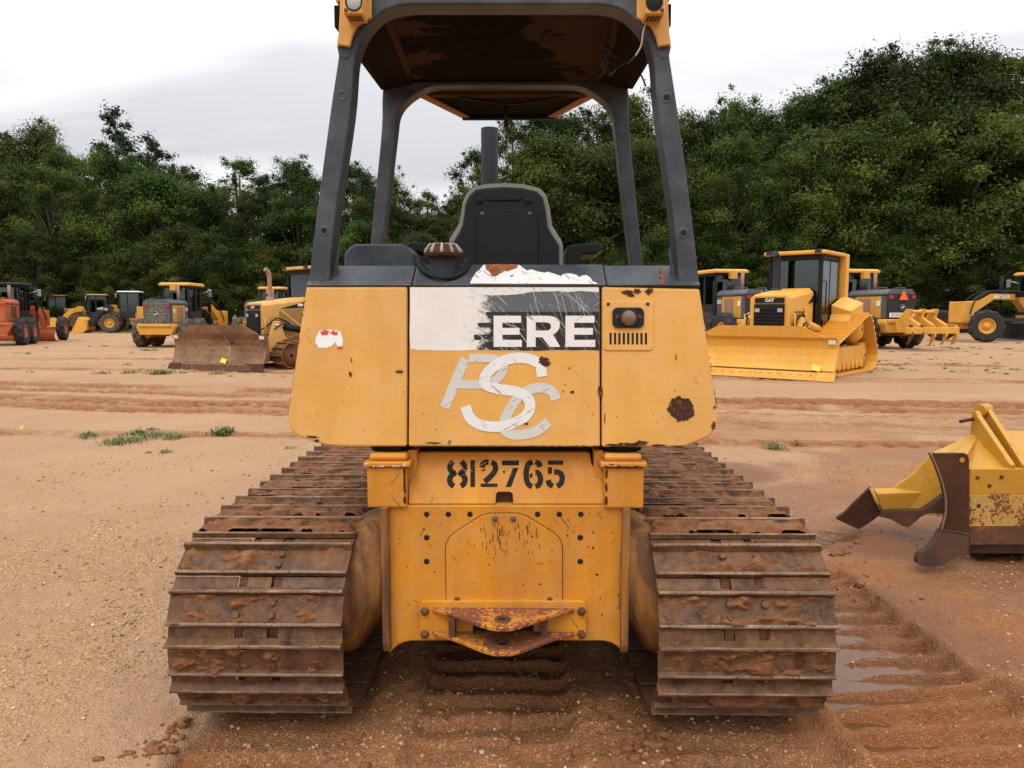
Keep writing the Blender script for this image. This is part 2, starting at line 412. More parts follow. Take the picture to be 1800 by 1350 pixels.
# ------------------------------------------------------------------ ground
PRINTS = [(-.07, .30, -2, 6.5, .09, .045), (1.60, .34, .9, 4.35, .085, .072), (-.88, .31, -2, 2.7, .02, .028), (.87, .31, -2, 2.62, .01, .022)]
BANDS = [(14.2, -4.2, -.2, .42, 1), (13.3, -4.2, -.2, .22, 1), (11.9, -3.5, -.2, .42, -1), (11.0, -3.5, -.2, .25, 1), (9.1, -5, -.09, .12, 1), (18.2, -4, -.16, .3, -1), (22.5, 0, -.1, .4, 1)]
def ground_h(x, y):
    r = np.hypot(x, y)
    base = -.06*sstep(12, 6, r)*sstep(2.3, 1.2, np.abs(x))
    z = (fbm(x*.22+5, y*.22)-.5)*.10*sstep(4, 16, r)*sstep(90, 40, r)
    near = sstep(40, 6, r)
    z = z+(fbm(x*2.2, y*2.2+9, 4)-.5)*.035*near
    z = z+(fbm(x*11, y*11+3, 4, .6)-.5)*.022*sstep(14, 3, r)
    clay = np.zeros_like(z)
    # disturbed clay round the machine and right of it
    wob = (fbm(x*1.6+40, y*1.6, 4)-.5)
    c1 = sstep(-1.35, -1.12, x+wob*.5+(y-2.4)*.12)*sstep(6.5, 3.0, y+wob)
    c2 = sstep(.9, 1.4, x+wob)*sstep(10.5, 8.3, y+wob*2.4)*sstep(11, 7, x+wob)*.62
    clay = np.maximum(np.maximum(clay, c1), c2*sstep(.28, .5, fbm(x*.9+3, y*.9, 4)))
    z = z+clay*((fbm(x*7+1, y*7, 5, .62)-.5)*.055)*sstep(10, 2, r)
    wet = clay*sstep(.46, .62, fbm(x*1.3+70, y*1.3+4, 4))*.8
    # crawler prints running away from the camera
    for cx, hw, y0, y1, ph, dep in PRINTS:
        xx = x+(fbm(x*.0+y*1.3, y*1.1+cx, 3)-.5)*.05
        m = sstep(hw+.03, hw-.03, np.abs(xx-cx))*sstep(y0-.1, y0+.1, y)*sstep(y1+.1, y1-.1, y)
        yy = y+(fbm(x*3.1, y*2.0, 4)-.5)*.11+(fbm(x*14, y*14, 3)-.5)*.02
        s = np.mod((yy-ph)/.155, 1.0)
        g = np.where(s < .14, s/.14, 1-(s-.14)/.86); g = 1-g          # each ledge drops away towards the viewer
        lost = sstep(.30, .46, fbm(x*2.3+cx*9, y*2.0+5, 3))
        z = z*(1-.45*m)-m*(.014+dep*g*(.45+.55*lost))
        rim = np.exp(-((np.abs(xx-cx)-hw-.05)/.05)**2)*sstep(y1, y1-.2, y)*sstep(y0-.1, y0+.1, y)
        z = z+rim*.022*(.3+fbm(x*9, y*9+2, 3))
        clay = np.maximum(clay, m*(.75+.25*fbm(x*5, y*5, 3)))
    z = z+.045*sstep(3.05, 2.75, y)*sstep(1.1, 1.35, x)*sstep(2.6, 2.2, x)
    # deeper standing-water hollow to the right of the machine and below the plow
    for px, py, ax, ay, d in ((1.62, 3.55, .55, .62, .012), (2.35, 4.75, .5, .35, .012), (2.75, 2.95, .4, .25, .022), (2.05, 6.9, .5, .5, .02)):
        q = ((x-px)/ax)**2+((y-py)/ay)**2; m = np.exp(-q*q); z = z-d*m; clay = np.maximum(clay, m*.9); wet = np.maximum(wet, sstep(.05, .6, m)*.9)
    # tyre tracks crossing the yard
    for y0, x0, k, hw, sg in BANDS:
        dy = y-(y0+k*(x-x0))+(fbm(x*.7, y*.0+y0, 3)-.5)*.25
        m = sstep(hw+.08, hw-.05, np.abs(dy))*sstep(20, 12, np.abs(x))*(.35+.65*sstep(.35, .5, fbm(x*.35+y0, y*.1, 3)))
        ch = np.tanh(2.5*np.sin((x+sg*np.abs(dy)*.9+(fbm(x*2, y*2, 2)-.5)*.25)*2*np.pi/.30))
        z = z-m*(.04+.045*ch); rim = np.exp(-((np.abs(dy)-hw-.08)/.07)**2)*sstep(20, 12, np.abs(x)); z = z+rim*.06*(fbm(x*6, y*9, 4, .65)-.15)+m*(fbm(x*9, y*13, 3)-.5)*.05
        rt = sstep(-1.5, 2.5, x)
        clay = np.maximum(clay, np.clip(m+rim*.7, 0, 1)*(.72+.25*rt)*sstep(.2, .5, fbm(x*2+8, y*2, 3)+.1))
    b = sstep(.42, .6, fbm(x*.5+20, y*.6, 4))*sstep(5, 9, y)*sstep(18, 12, y)*sstep(0, 3, x)*sstep(14, 8, x)*.5
    clay = np.maximum(clay, b)
    gravel = sstep(.40, .62, fbm(x*1.4+31, y*1.1+17, 4))
    # ground sinks a little under the machine's own tracks
    for sx_ in (-.905, .825):
        m = sstep(.36, .30, np.abs(x-sx_))*sstep(2.55, 2.7, y)*sstep(5.6, 5.4, y); z = z*(1-m)-.02*m
    return z+base, clay, wet, gravel
def axis_pos(a, steps):
    out = [a]
    for end, s0, s1 in steps:
        st = out[-1]
        while out[-1] < end:
            t = (out[-1]-st)/(end-st); out.append(out[-1]+s0*(s1/s0)**t)
    return out
xs = axis_pos(0, [(2.7, .013, .013), (14, .013, .07), (60, .07, 2), (320, 2, 30)])
xs = np.array([-q for q in xs[:0:-1]]+xs)
ys = np.array([-40, -20, -10, -5, -3, -2, -1, -.5, 0, .3, .6, .8, .95]+axis_pos(1.1, [(5, .012, .012), (17, .012, .045), (70, .045, 2), (420, 2, 30)]))
GX, GY = np.meshgrid(xs, ys); gz, gclay, gwet, ggrav = ground_h(GX, GY)
nx, ny = len(xs), len(ys); ii = np.arange(nx*ny).reshape(ny, nx)
GQ = np.stack([ii[:-1, :-1], ii[:-1, 1:], ii[1:, 1:], ii[1:, :-1]], -1).reshape(-1, 4)
def groundmat():
    n = NT('sandy_clay_ground')
    clay = n.attr('clay'); wet = n.attr('wet'); grav = n.attr('gravel')
    big = n.noise(.35, 4, .6); mid = n.noise(2.5, 6, .65); fine = n.noise(40, 5, .7)
    sand = n.mix(mid, (.30, .158, .084), (.43, .255, .145))
    sand = n.mix(n.step(big, .4, .7), sand, (.45, .275, .158))
    vc = n.vor(125, out='Color'); vsp = n.n('ShaderNodeSeparateColor'); n.put(vsp.inputs[0], vc)
    stone = n.ramp(vsp.outputs[0], [(0, (.20, .095, .04)), (.35, (.33, .17, .07)), (.7, (.43, .26, .125)), (.92, (.50, .34, .19)), (.98, (.60, .48, .35)), (1, (.12, .08, .06))])
    sm = n.math('MULTIPLY', n.step(vsp.outputs[1], .35, .5), n.math('MULTIPLY_ADD', grav, .6, .35))
    sand = n.mix(sm, sand, stone)
    cl = n.mix(n.noise(3.3, 6, .7), (.19, .063, .018), (.34, .138, .050))
    cl = n.mix(n.math('MULTIPLY', n.step(fine, .48, .7), .4), cl, (.37, .195, .095))
    vc2 = n.vor(210, out='Color'); vs2 = n.n('ShaderNodeSeparateColor'); n.put(vs2.inputs[0], vc2)
    st2 = n.math('MULTIPLY', n.step(n.math('MULTIPLY_ADD', grav, .14, vs2.outputs[1]), .93, .96), .75)
    cl = n.mix(st2, cl, n.mix(vs2.outputs[2], (.34, .19, .085), (.50, .36, .2)))
    cm = n.step(n.math('MULTIPLY_ADD', n.math('SUBTRACT', mid, .5), .5, clay), .25, .75)
    c = n.mix(cm, sand, cl)
    c = n.mix(n.math('MULTIPLY', wet, .5), c, [.13, .046, .016])
    vd = n.vor(125)
    hh = n.math('ADD', n.math('MULTIPLY', n.math('SUBTRACT', 1, vd), .5), n.math('MULTIPLY', fine, 1.0))
    hh = n.math('ADD', hh, n.math('MULTIPLY', n.noise(9, 5, .7), 2.0))
    r = n.math('SUBTRACT', .95, n.math('MULTIPLY', wet, .62))
    return n.done(n.bsdf(c, r, 0, n.bump(hh, .012, 1), spec=.35))
gm = np_mesh('ground', np.stack([GX, GY, gz], -1).reshape(-1, 3), GQ, [groundmat()], True, {'clay': gclay, 'wet': gwet, 'gravel': ggrav})
go = bpy.data.objects.new('ground', gm); COL.objects.link(go); tag(go, kind='structure')
del GX, GY, GQ
def gh(x, y): return float(ground_h(np.array([float(x)]), np.array([float(y)]))[0][0])

# standing water lying in the hollows
def watermat():
    n = NT('muddy_water'); c = n.mix(n.noise(2.5, 4), (.10, .040, .016), (.17, .078, .034))
    return n.done(n.bsdf(c, .14, 0, n.bump(n.noise(14, 3), .003), spec=.32))
WM = watermat()
def puddle(cx, cy, rx, ry, z, seed):
    pts = [(a, b, z) for a, b in jag(cx, cy, rx, ry, seed, 60, .1)]
    o = MB().face(pts).build('puddle', [WM], fix=False); return tag(o, kind='structure')
puddle(1.55, 3.45, .75, .95, -.083, 1); puddle(2.35, 4.75, .55, .38, -.016, 2); puddle(2.75, 2.95, .5, .3, -.034, 3)

# loose pebbles
def pebbles():
    rs = np.random.default_rng(5); N = 26000
    yy = 1.15+6.5*rs.random(N)**1.7; xx = (rs.random(N)-.5)*2*(.85*yy+.4)
    cl = fbm(xx*1.4+31, yy*1.1+17, 4); keep = rs.random(N) < sstep(.3, .62, cl)*.9+.1
    xx, yy = xx[keep], yy[keep]; N = len(xx); zz = ground_h(xx, yy)[0]
    t = (1+5**.5)/2
    ico = np.array([(-1,t,0),(1,t,0),(-1,-t,0),(1,-t,0),(0,-1,t),(0,1,t),(0,-1,-t),(0,1,-t),(t,0,-1),(t,0,1),(-t,0,-1),(-t,0,1)])/1.9
    F = np.array([(0,11,5),(0,5,1),(0,1,7),(0,7,10),(0,10,11),(1,5,9),(5,11,4),(11,10,2),(10,7,6),(7,1,8),(3,9,4),(3,4,2),(3,2,6),(3,6,8),(3,8,9),(4,9,5),(2,4,11),(6,2,10),(8,6,7),(9,8,1)])
    s = .0022+.0052*rs.random(N)**3.5; s *= 1+.10*yy
    sc = np.stack([s*(.8+.6*rs.random(N)), s*(.8+.6*rs.random(N)), s*(.5+.4*rs.random(N))], -1)
    ang = rs.random(N)*6.28; P = ico[None]*(1+.25*(rs.random((N, 12, 1))-.5))*sc[:, None, :]
    ca, sa = np.cos(ang)[:, None], np.sin(ang)[:, None]
    V = np.stack([P[..., 0]*ca-P[..., 1]*sa+xx[:, None], P[..., 0]*sa+P[..., 1]*ca+yy[:, None], P[..., 2]+zz[:, None]+s[:, None]*.25], -1).reshape(-1, 3)
    Q = (F[None]+12*np.arange(N)[:, None, None]).reshape(-1, 3)
    n = NT('pebble_stone'); c = n.ramp(n.attr('tone'), [(0, (.08, .05, .03)), (.15, (.22, .11, .045)), (.5, (.34, .185, .08)), (.82, (.42, .26, .13)), (.96, (.48, .36, .23)), (1, (.6, .53, .44))])
    m = n.done(n.bsdf(c, .7))
    me = np_mesh('gravel', V, Q, [m], False, {'tone': np.repeat(rs.random(N), 12)})
    o = bpy.data.objects.new('gravel', me); COL.objects.link(o); tag(o, kind='stuff')
pebbles()

# clods of clay pushed up round the tracks
def clods():
    rs = np.random.default_rng(9); mb = MB()
    spots = [(-1.25, 2.52, .12, 30), (-1.32, 2.3, .26, 26), (-1.2, 2.05, .34, 26), (-.9, 2.25, .4, 40), (-.75, 2.1, .3, 24), (.45, 2.6, .16, 40), (.33, 2.2, .15, 20), (1.9, 3.9, .3, 20), (-.35, 3.0, .2, 14), (.9, 2.2, .25, 22), (2.0, 4.6, .3, 26), (.52, 3.1, .12, 30), (-1.2, 1.9, .15, 12), (0, 2.0, .2, 8)]
    b = bmesh.new(); bmesh.ops.create_icosphere(b, subdivisions=3, radius=1); bv = np.array([v.co[:] for v in b.verts]); bf = [[v.index for v in f.verts] for f in b.faces]; b.free()
    V = []; F = []; k = 0
    for cx, cy, sp, cnt in spots:
        for _ in range(cnt):
            x, y = cx+rs.normal()*sp*.5, cy+rs.normal()*sp*.5; s = .004+.019*rs.random()**2.2
            q = bv*(1+1.5*(fbm(bv[:, 0]*1.9+rs.random()*90+bv[:, 2], bv[:, 1]*1.9+bv[:, 2]*1.7+9, 4, .65)-.5)[:, None])*[s*(1+rs.random()*.7), s*(1+rs.random()*.7), s*.75]
            V.append(q+[x, y, gh(x, y)+s*.05]); F += [[i+k for i in f] for f in bf]; k += len(bv)
    me = np_mesh('mud_clods', np.concatenate(V), F, ['mud'], True); o = bpy.data.objects.new('mud_clods', me); COL.objects.link(o); tag(o, kind='stuff')
clods()

# grass tufts: one mass
def grass():
    rs = np.random.default_rng(3); V = []
    spots = []
    def tuft(px, py, w, hgt, n, dy=0):
        g = gnd(px, py); spots.append((g.x, g.y+dy, w, hgt*.8, n))
    for a in ((155, 768, .13, .09, 120), (222, 776, .30, .11, 330), (240, 763, .16, .1, 120), (205, 782, .15, .07, 100), (285, 768, .24, .11, 240), (308, 771, .16, .09, 160), (392, 763, .15, .14, 240), (262, 795, .05, .04, 24), (290, 795, .08, .06, 50), (270, 758, .1, .05, 40), (510, 788, .08, .05, 30),
              (1362, 790, .12, .1, 120), (1348, 780, .1, .1, 60), (1398, 780, .06, .07, 40), (1645, 905, .08, .07, 40)): tuft(*a)
    for a in ((178, 658, .22, .1, 60), (228, 657, .28, .12, 90), (283, 658, .35, .2, 160), (325, 657, .12, .07, 30), (382, 658, .3, .09, 80), (222, 643, .15, .1, 30), (48, 622, .3, .12, 50), (75, 650, .2, .05, 20), (263, 617, .3, .15, 60), (252, 616, .2, .1, 40)): tuft(*a)
    for _ in range(60):
        px = rs.uniform(1530, 1800); py = 603+rs.random()*55; tuft(px, py, .06+.22*rs.random(), .03+.07*rs.random(), int(8+34*rs.random()))
    for _ in range(30):
        px = rs.uniform(-60, 520); py = 590+rs.random()*75; tuft(px, py, .05+.2*rs.random(), .04+.05*rs.random(), int(6+24*rs.random()))
    for px in list(range(60, 460, 9))+list(range(1260, 1900, 14)):     # verge under the wood
        tuft(px+rs.uniform(-4, 4), 581+rs.uniform(-3, 2), 1.1, .35, 110)
    for cx, cy, w, hg, n in spots:
        far = cy > 9
        x = cx+rs.normal(size=n)*w*.42; y = cy+rs.normal(size=n)*w*.42
        z = ground_h(x, y)[0]; L = hg*(.4+.8*rs.random(n)); a = rs.random(n)*6.28; ln = rs.random(n)*1.7+.2
        wd = (.0028 if not far else .006)*(1+.6*rs.random(n))*(1 if cy < 30 else 2.5)
        dx, dy = np.cos(a), np.sin(a); px, py = -dy*wd, dx*wd
        b0 = np.stack([x-px, y-py, z], -1); b1 = np.stack([x+px, y+py, z], -1)
        m0 = np.stack([x+dx*L*ln*.35-px*.8, y+dy*L*ln*.35-py*.8, z+L*.62], -1); m1 = np.stack([x+dx*L*ln*.35+px*.8, y+dy*L*ln*.35+py*.8, z+L*.62], -1)
        t = np.stack([x+dx*L*ln, y+dy*L*ln, z+L*(1.05-.35*ln)], -1)
        V.append(np.stack([b0, b1, m1, m0, m0, m1, t, t], 1))
    V = np.concatenate(V); N = len(V); V = V.reshape(-1, 3)
    Q = (np.array([[0, 1, 2, 3]])[None]+8*np.arange(N)[:, None, None]).reshape(-1, 4); Q2 = (np.array([[4, 5, 6, 7]])[None]+8*np.arange(N)[:, None, None]).reshape(-1, 4)
    n = NT('grass_blades'); c = n.ramp(n.attr('tone'), [(0, (.05, .095, .014)), (.6, (.11, .165, .03)), (.88, (.22, .21, .07)), (1, (.34, .25, .11))])
    m = n.done(n.bsdf(c, .6))
    me = np_mesh('grass', V, np.concatenate([Q, Q2]), [m], False, {'tone': np.repeat(rs.random(N), 8)})
    o = bpy.data.objects.new('grass', me); COL.objects.link(o); tag(o, kind='stuff')
grass()
# ------------------------------------------------------------------ trees
def leafmat(name, stops, trans=.28):
    n = NT(name); oi = n.n('ShaderNodeObjectInfo')
    c = n.ramp(n.attr('tone'), stops)
    hs = n.n('ShaderNodeHueSaturation'); n.put(hs.inputs['Color'], c)
    n.put(hs.inputs['Hue'], n.math('MULTIPLY_ADD', oi.outputs['Random'], .055, .468)); n.put(hs.inputs['Value'], n.math('MULTIPLY_ADD', n.math('FRACT', n.math('MULTIPLY', oi.outputs['Random'], 7.3)), .85, .70))
    d = n.bsdf(hs.outputs[0], .6, spec=.15); t = n.n('ShaderNodeBsdfTranslucent'); n.put(t.inputs[0], hs.outputs[0])
    m = n.n('ShaderNodeMixShader'); m.inputs[0].default_value = trans; n.t.links.new(d, m.inputs[1]); n.t.links.new(t.outputs[0], m.inputs[2])
    return n.done(m.outputs[0])
M['leaf'] = leafmat('broad_leaves', [(0, (.009, .018, .004)), (.45, (.036, .061, .011)), (.8, (.084, .116, .019)), (1, (.135, .145, .03))])
M['needle'] = leafmat('pine_needles', [(0, (.010, .018, .008)), (.6, (.022, .036, .014)), (1, (.045, .058, .02))], .15)
M['bark'] = plain('bark', (.09, .07, .055), .9, bump=.01, sc=3)
def leaves(rs, C, Rr, per, size, flat=1.0, droop=0):
    """scatter rhombic leaf sprays through the clumps (centre C, radii Rr)"""
    k = len(C); per = np.maximum(6, (per*(Rr.mean(1)/Rr.mean())**2)).astype(int); idx = np.repeat(np.arange(k), per); N = len(idx)
    d = rs.normal(size=(N, 3)); d /= np.linalg.norm(d, axis=1)[:, None]; rad = np.minimum(1.75, np.abs(rs.normal(size=N)*.5+.55))
    P = C[idx]+d*rad[:, None]*Rr[idx]
    nrm = d*.9+rs.normal(size=(N, 3))*.75+[0, 0, .55*flat]; nrm /= np.linalg.norm(nrm, axis=1)[:, None]
    a = np.cross(nrm, rs.normal(size=(N, 3))); a[:, 2] -= droop; a /= np.linalg.norm(a, axis=1)[:, None]; b = np.cross(nrm, a)
    L = size*(.55+.9*rs.random(N)); Wd = L*(.30+.25*rs.random(N))
    V = np.stack([P-a*L[:, None]*.5, P+b*Wd[:, None]*.5+nrm*L[:, None]*.06, P+a*L[:, None]*.5, P-b*Wd[:, None]*.5+nrm*L[:, None]*.06], 1).reshape(-1, 3)
    ct = rs.random(k); tone = np.clip(ct[idx]*.68+rs.random(N)*.34, 0, 1)
    return V, np.arange(4*N).reshape(-1, 4), np.repeat(tone, 4)
def tree_meshes(kind, seed):
    rs = np.random.default_rng(seed); rr = random.Random(seed); mb = MB(); ends = []
    if kind == 'pine':
        mb.tube([(0, 0, -.02), (.006, .003, .5), (0, 0, .99)], [.014, .009, .002], 8)
        for i in range(46):
            z = .30+.69*i/46+rr.uniform(-.01, .01); r = (.17*(1-(z-.3)/.74)**.75+.02)*rr.uniform(.5, 1.15); a = rr.uniform(0, 6.28)
            p = (r*math.cos(a), r*math.sin(a), z+r*.25); mb.tube([(0, 0, z-.01), p], [.003, .001], 4)
            ends.append((p, .034*rr.uniform(.7, 1.3), .8)); ends.append(((p[0]*.55, p[1]*.55, p[2]-.005), .028*rr.uniform(.7, 1.2), .8))
    else:
        wide, low, dens = {'broad': (.30, .20, 88), 'tall': (.20, .28, 84), 'bush': (.46, .03, 74), 'airy': (.25, .22, 58)}[kind]
        lean = rr.uniform(-.04, .04); fork = rr.uniform(.32, .45)
        mb.tube([(0, 0, -.02), (lean*.3, .01, fork*.5), (lean, 0, fork), (lean*1.5, .01, .8)], [.026, .019, .015, .004], 8)
        for i in range(dens):
            t = (i+.5)/dens; z = low+(.97-low)*t**.85+rr.uniform(-.02, .02)
            prof = math.sin(math.pi*min(1, max(0, (z-low+.12)/(1.12-low)))**.8)**.65
            r = wide*prof*math.sqrt(rr.uniform(.12, 1)); a = i*2.4+rr.uniform(-.5, .5)
            p = (lean*z*1.5+r*math.cos(a), r*math.sin(a), z); ends.append((p, {'bush': .078, 'airy': .040}.get(kind, .052)*rr.uniform(.5, 1.5), .68))
            if i % 3 == 0: mb.tube([(lean*.8, 0, max(.12, z*.62-.05)), (p[0]*.55, p[1]*.55, z*.86), p], [.009, .005, .0015], 5)
        # outer sprigs break the outline
        for i in range(dens):
            p, r0, _ = ends[rr.randrange(dens)]; a = rr.uniform(0, 6.28)
            ends.append(((p[0]+r0*1.1*math.cos(a), p[1]+r0*1.1*math.sin(a), p[2]+r0*rr.uniform(-.3, 1.1)), r0*rr.uniform(.28, .5), .8))
    C = np.array([e[0] for e in ends]); Rr = np.array([[e[1], e[1], e[1]*e[2]] for e in ends])
    per = {'pine': 100, 'broad': 270, 'tall': 250, 'bush': 400, 'airy': 170}[kind]; size = {'pine': .016, 'broad': .0115, 'tall': .0115, 'bush': .0175, 'airy': .012}[kind]
    V, Q, t = leaves(rs, C, Rr, per, size)
    tm = mb.build('trunk', 'bark'); tme = tm.data; bpy.data.objects.remove(tm)
    return tme, np_mesh('crown', V, Q, ['needle' if kind == 'pine' else 'leaf'], False, {'tone': t})
TREES = {k: [tree_meshes(k, 100+17*i+j*5) for j in range(c)] for i, (k, c) in enumerate((('broad', 3), ('tall', 3), ('bush', 3), ('airy', 2), ('pine', 2)))}
_proto = {}
def tree(kind, var, X, Y, h, wf, label, group, name=None):
    key = (kind, var % len(TREES[kind])); nm = name or {'pine': 'pine_tree', 'bush': 'bushy_tree'}.get(kind, 'broadleaf_tree')
    if key not in _proto:
        r = bpy.data.objects.new(nm, None); tm, cm = TREES[kind][key[1]]
        t = bpy.data.objects.new('trunk', tm); c = bpy.data.objects.new('crown', cm)
        for q in (r, t, c): COL.objects.link(q)
        t.parent = r; c.parent = r; _proto[key] = (r, t, c)
    else:
        r0, t0, c0 = _proto[key]; r = r0.copy(); COL.objects.link(r)
        for q in (t0, c0): k = q.copy(); k.parent = r; COL.objects.link(k)
    r.name = nm
    r.location = (X, Y, 0); r.scale = (h*wf, h*wf, h); r.rotation_euler = (0, 0, random.uniform(0, 6.28))
    return tag(r, label, 'tree', group)
def px_tree(px, top, Y, kind, wf=1, label=None, group=None, var=None):
    X = (px-900)/1300*Y; h = ((550-top)/1300*Y+1.5)*(.955 if kind != 'pine' else 1)
    return tree(kind, random.randrange(9) if var is None else var, X, Y, h, wf, label, group)
SKY = [(-90, 215, 88), (-20, 225, 84), (45, 232, 82), (95, 215, 82), (135, 262, 78), (175, 312, 76), (222, 210, 92, 'pine'), (262, 265, 80), (288, 250, 86, 'pine'), (325, 290, 76),
       (385, 326, 76), (428, 272, 80, 'airy'), (478, 302, 74), (525, 282, 74), (575, 305, 76), (640, 285, 76), (700, 303, 76), (752, 332, 80), (805, 335, 84),
       (850, 255, 80, 'airy'), (905, 205, 72, 'airy'), (965, 186, 70, 'broad'), (1035, 186, 70, 'airy'), (1100, 165, 72), (1165, 235, 72), (1210, 198, 72), (1250, 210, 72), (1292, 168, 72, 'tall'), (1335, 192, 74), (1390, 165, 72), (1440, 150, 70),
       (1492, 112, 68, 'broad'), (1560, 84, 66, 'broad'), (1630, 80, 67), (1700, 76, 66, 'broad'), (1752, 96, 68, 'broad'), (1835, 215, 66), (1890, 170, 70), (1960, 150, 70)]
LAB = {(195, 240): ('tall thin pine rising above the left wood, the highest tip left of the bulldozer', None),
       (270, 300): ('second pine tip, lower and right of the tallest pine on the left', None),
       (420, 440): ('airy tree with a thin see-through top between the pines and the bulldozer', None),
       (1740, 1780): ('huge broadleaf tree at the right edge with open gaps in its crown', None)}
for i, q in enumerate(SKY):
    px, top, Y = q[:3]; kind = q[3] if len(q) > 3 else ('broad', 'tall', 'airy', 'tall', 'broad')[i % 5]
    lab = next((v[0] for k, v in LAB.items() if k[0] <= px <= k[1]), None); grp = None
    if lab is None:
        side = 'left' if px < 560 else 'middle' if px < 1180 else 'right'
        lab, grp = {'left': ('mid green tree on the skyline of the wood left of the bulldozer', 'skyline trees on the left'),
                    'middle': ('tree on the skyline seen through the canopy posts of the bulldozer', 'skyline trees behind the canopy'),
                    'right': ('tall dark green tree on the skyline right of the bulldozer', 'skyline trees on the right')}[side]
    px_tree(px, top, Y, kind, {'pine': 1, 'airy': 1.05}.get(kind, 1.0 if px < 1400 else 1.05), lab, grp)
sx_ = [q[0] for q in SKY]; st_ = [q[1] for q in SKY]
for i, px in enumerate(range(-120, 1960, 58)):
    top = float(np.interp(px, sx_, st_)); px2 = px+random.uniform(-14, 14)
    side = 'left of' if px < 560 else 'behind' if px < 1180 else 'right of'
    px_tree(px2, min(450, max(top+random.uniform(38, 95), 200)), random.uniform(60, 66) if px > 830 else random.uniform(66, 72), ('broad', 'tall', 'broad', 'bush')[i % 4], 1.05, 'full leafy tree of medium height in the wood %s the bulldozer' % side, 'medium trees %s the bulldozer' % side)
for i, px in enumerate(range(-120, 1960, 50)):
    px2 = px+random.uniform(-14, 14); side = 'left of' if px < 560 else 'behind' if px < 1180 else 'right of'
    px_tree(px2, random.uniform(385, 485), random.uniform(57, 61) if px > 830 else random.uniform(62, 66), 'bush', 1.0, 'low bushy tree at the front edge of the wood %s the bulldozer' % side, 'edge bushes %s the bulldozer' % side)

# ------------------------------------------------------------------ machine parts
M['fanm'] = plain('fan_blades', (.15, .135, .08), .7)
def wheel(parent, x, y, z, R, w, rim, side=1, steer=0, tyre='rubber', rimmat='yellow', lug=.05):
    """rim with hub, tyre as its child; axle along local y, side = which way the outer face looks"""
    X = Matrix.Translation((x, y, z)) @ Matrix.Rotation(steer, 4, 'Z')
    s = side
    m = MB(); m.lathe([(rim, -.42*w*s), (rim*.98, .40*w*s), (rim*.88, .42*w*s), (rim*.80, .22*w*s), (rim*.45, .16*w*s), (rim*.42, .30*w*s), (.01, .32*w*s)], (0, 0, 0), 'y', 28)
    for k in range(8):
        a = k*math.pi/4; m.cyl((rim*.6*math.cos(a), .15*w*s, rim*.6*math.sin(a)), (rim*.6*math.cos(a), .24*w*s, rim*.6*math.sin(a)), rim*.06, 6)
    o = m.xf(X).build('wheel', rimmat, parent)
    n = 44
    prof = [(rim*.97, -.40), (rim*1.12, -.47), (R*.84, -.50), (R*.95, -.46), (R, -.34), (R, -.05), (R, .05), (R, .34), (R*.95, .46), (R*.84, .50), (rim*1.12, .47), (rim*.97, .40)]
    def fn(i, j, r):
        if 3 <= j <= 5: return r if i % 4 < 2 else r*(1-lug*1.6)
        if 6 <= j <= 8: return r if (i+2) % 4 < 2 else r*(1-lug*1.6)
        return r
    t = MB(); t.lathe([(a, b*w) for a, b in prof], (0, 0, 0), 'y', n, fn=fn, smooth=False); t.xf(X).build('tyre', tyre, o)
    return o
def arcsheet(w, prof, th, m=0, mb=None):
    """curved plate: prof = (x, z) points, extruded over width w along y, thickness th towards -x"""
    mb = mb or MB(); P = [(x, z) for x, z in prof]; Bk = [(x-th, z) for x, z in prof][::-1]
    return mb.prism(P+Bk, 'y', -w/2, w/2, m)
def cab(parent, x0, x1, w, z0, z1, zs, post='dark', roof='yellow', over=.2, rh=.14, glass='glass', slope=0):
    """glazed cab: dark lower shell, corner posts, panes, roof, seat inside"""
    c = MB(); c.box(x0, x1, -w/2, w/2, z0, zs)
    for px in (x0, (x0*.45+x1*.55), x1-.09):
        for s in (-1, 1):
            y0 = s*w/2-(0 if s < 0 else .09); c.box(px, px+.09, y0, y0+.09, zs, z1)
    c.box(x0, x1, -w/2, w/2, z1-.1, z1)
    o = c.build('cab', post, parent, .015)
    e = .02
    g = MB(); g.box(x0+.03, x0+.045, -w/2+.09, w/2-.09, zs, z1-.1); g.build('rear_window', glass, o)
    g = MB(); g.box(x1-.05, x1-.035, -w/2+.09, w/2-.09, zs, z1-.1); g.build('windscreen', glass, o)
    for s in (-1, 1):
        g = MB(); y = s*(w/2-.05); g.box(x0+.09, x1-.09, y-.006, y+.006, zs, z1-.1); g.build('side_window', glass, o)
    k = MB(); k.box(x0+.35, x0+.9, -.26, .26, zs-.05, zs+.15); k.loft([[(x0+.35, -.24, zs+.1), (x0+.35, .24, zs+.1), (x0+.5, .24, zs+.1), (x0+.5, -.24, zs+.1)], [(x0+.25, -.2, zs+.75), (x0+.25, .2, zs+.75), (x0+.35, .2, zs+.75), (x0+.35, -.2, zs+.75)]])
    k.tube([(x1-.4, 0, zs-.2), (x1-.5, 0, zs+.25)], .04, 6); k.build('seat', 'black', o, .03)
    r = MB(); r.loft([[(x0-over, -w/2-over*.6, z1+.004), (x1+over, -w/2-over*.6, z1+.004), (x1+over, w/2+over*.6, z1+.004), (x0-over, w/2+over*.6, z1+.004)],
                      [(x0-over, -w/2-over*.6, z1+rh*.6), (x1+over, -w/2-over*.6, z1+rh*.6), (x1+over, w/2+over*.6, z1+rh*.6), (x0-over, w/2+over*.6, z1+rh*.6)],
                      [(x0-over+.12, -w/2-over*.3, z1+rh), (x1+over-.12, -w/2-over*.3, z1+rh), (x1+over-.12, w/2+over*.3, z1+rh), (x0-over+.12, w/2+over*.3, z1+rh)]])
    r.build('roof', roof, o, .02)
    return o
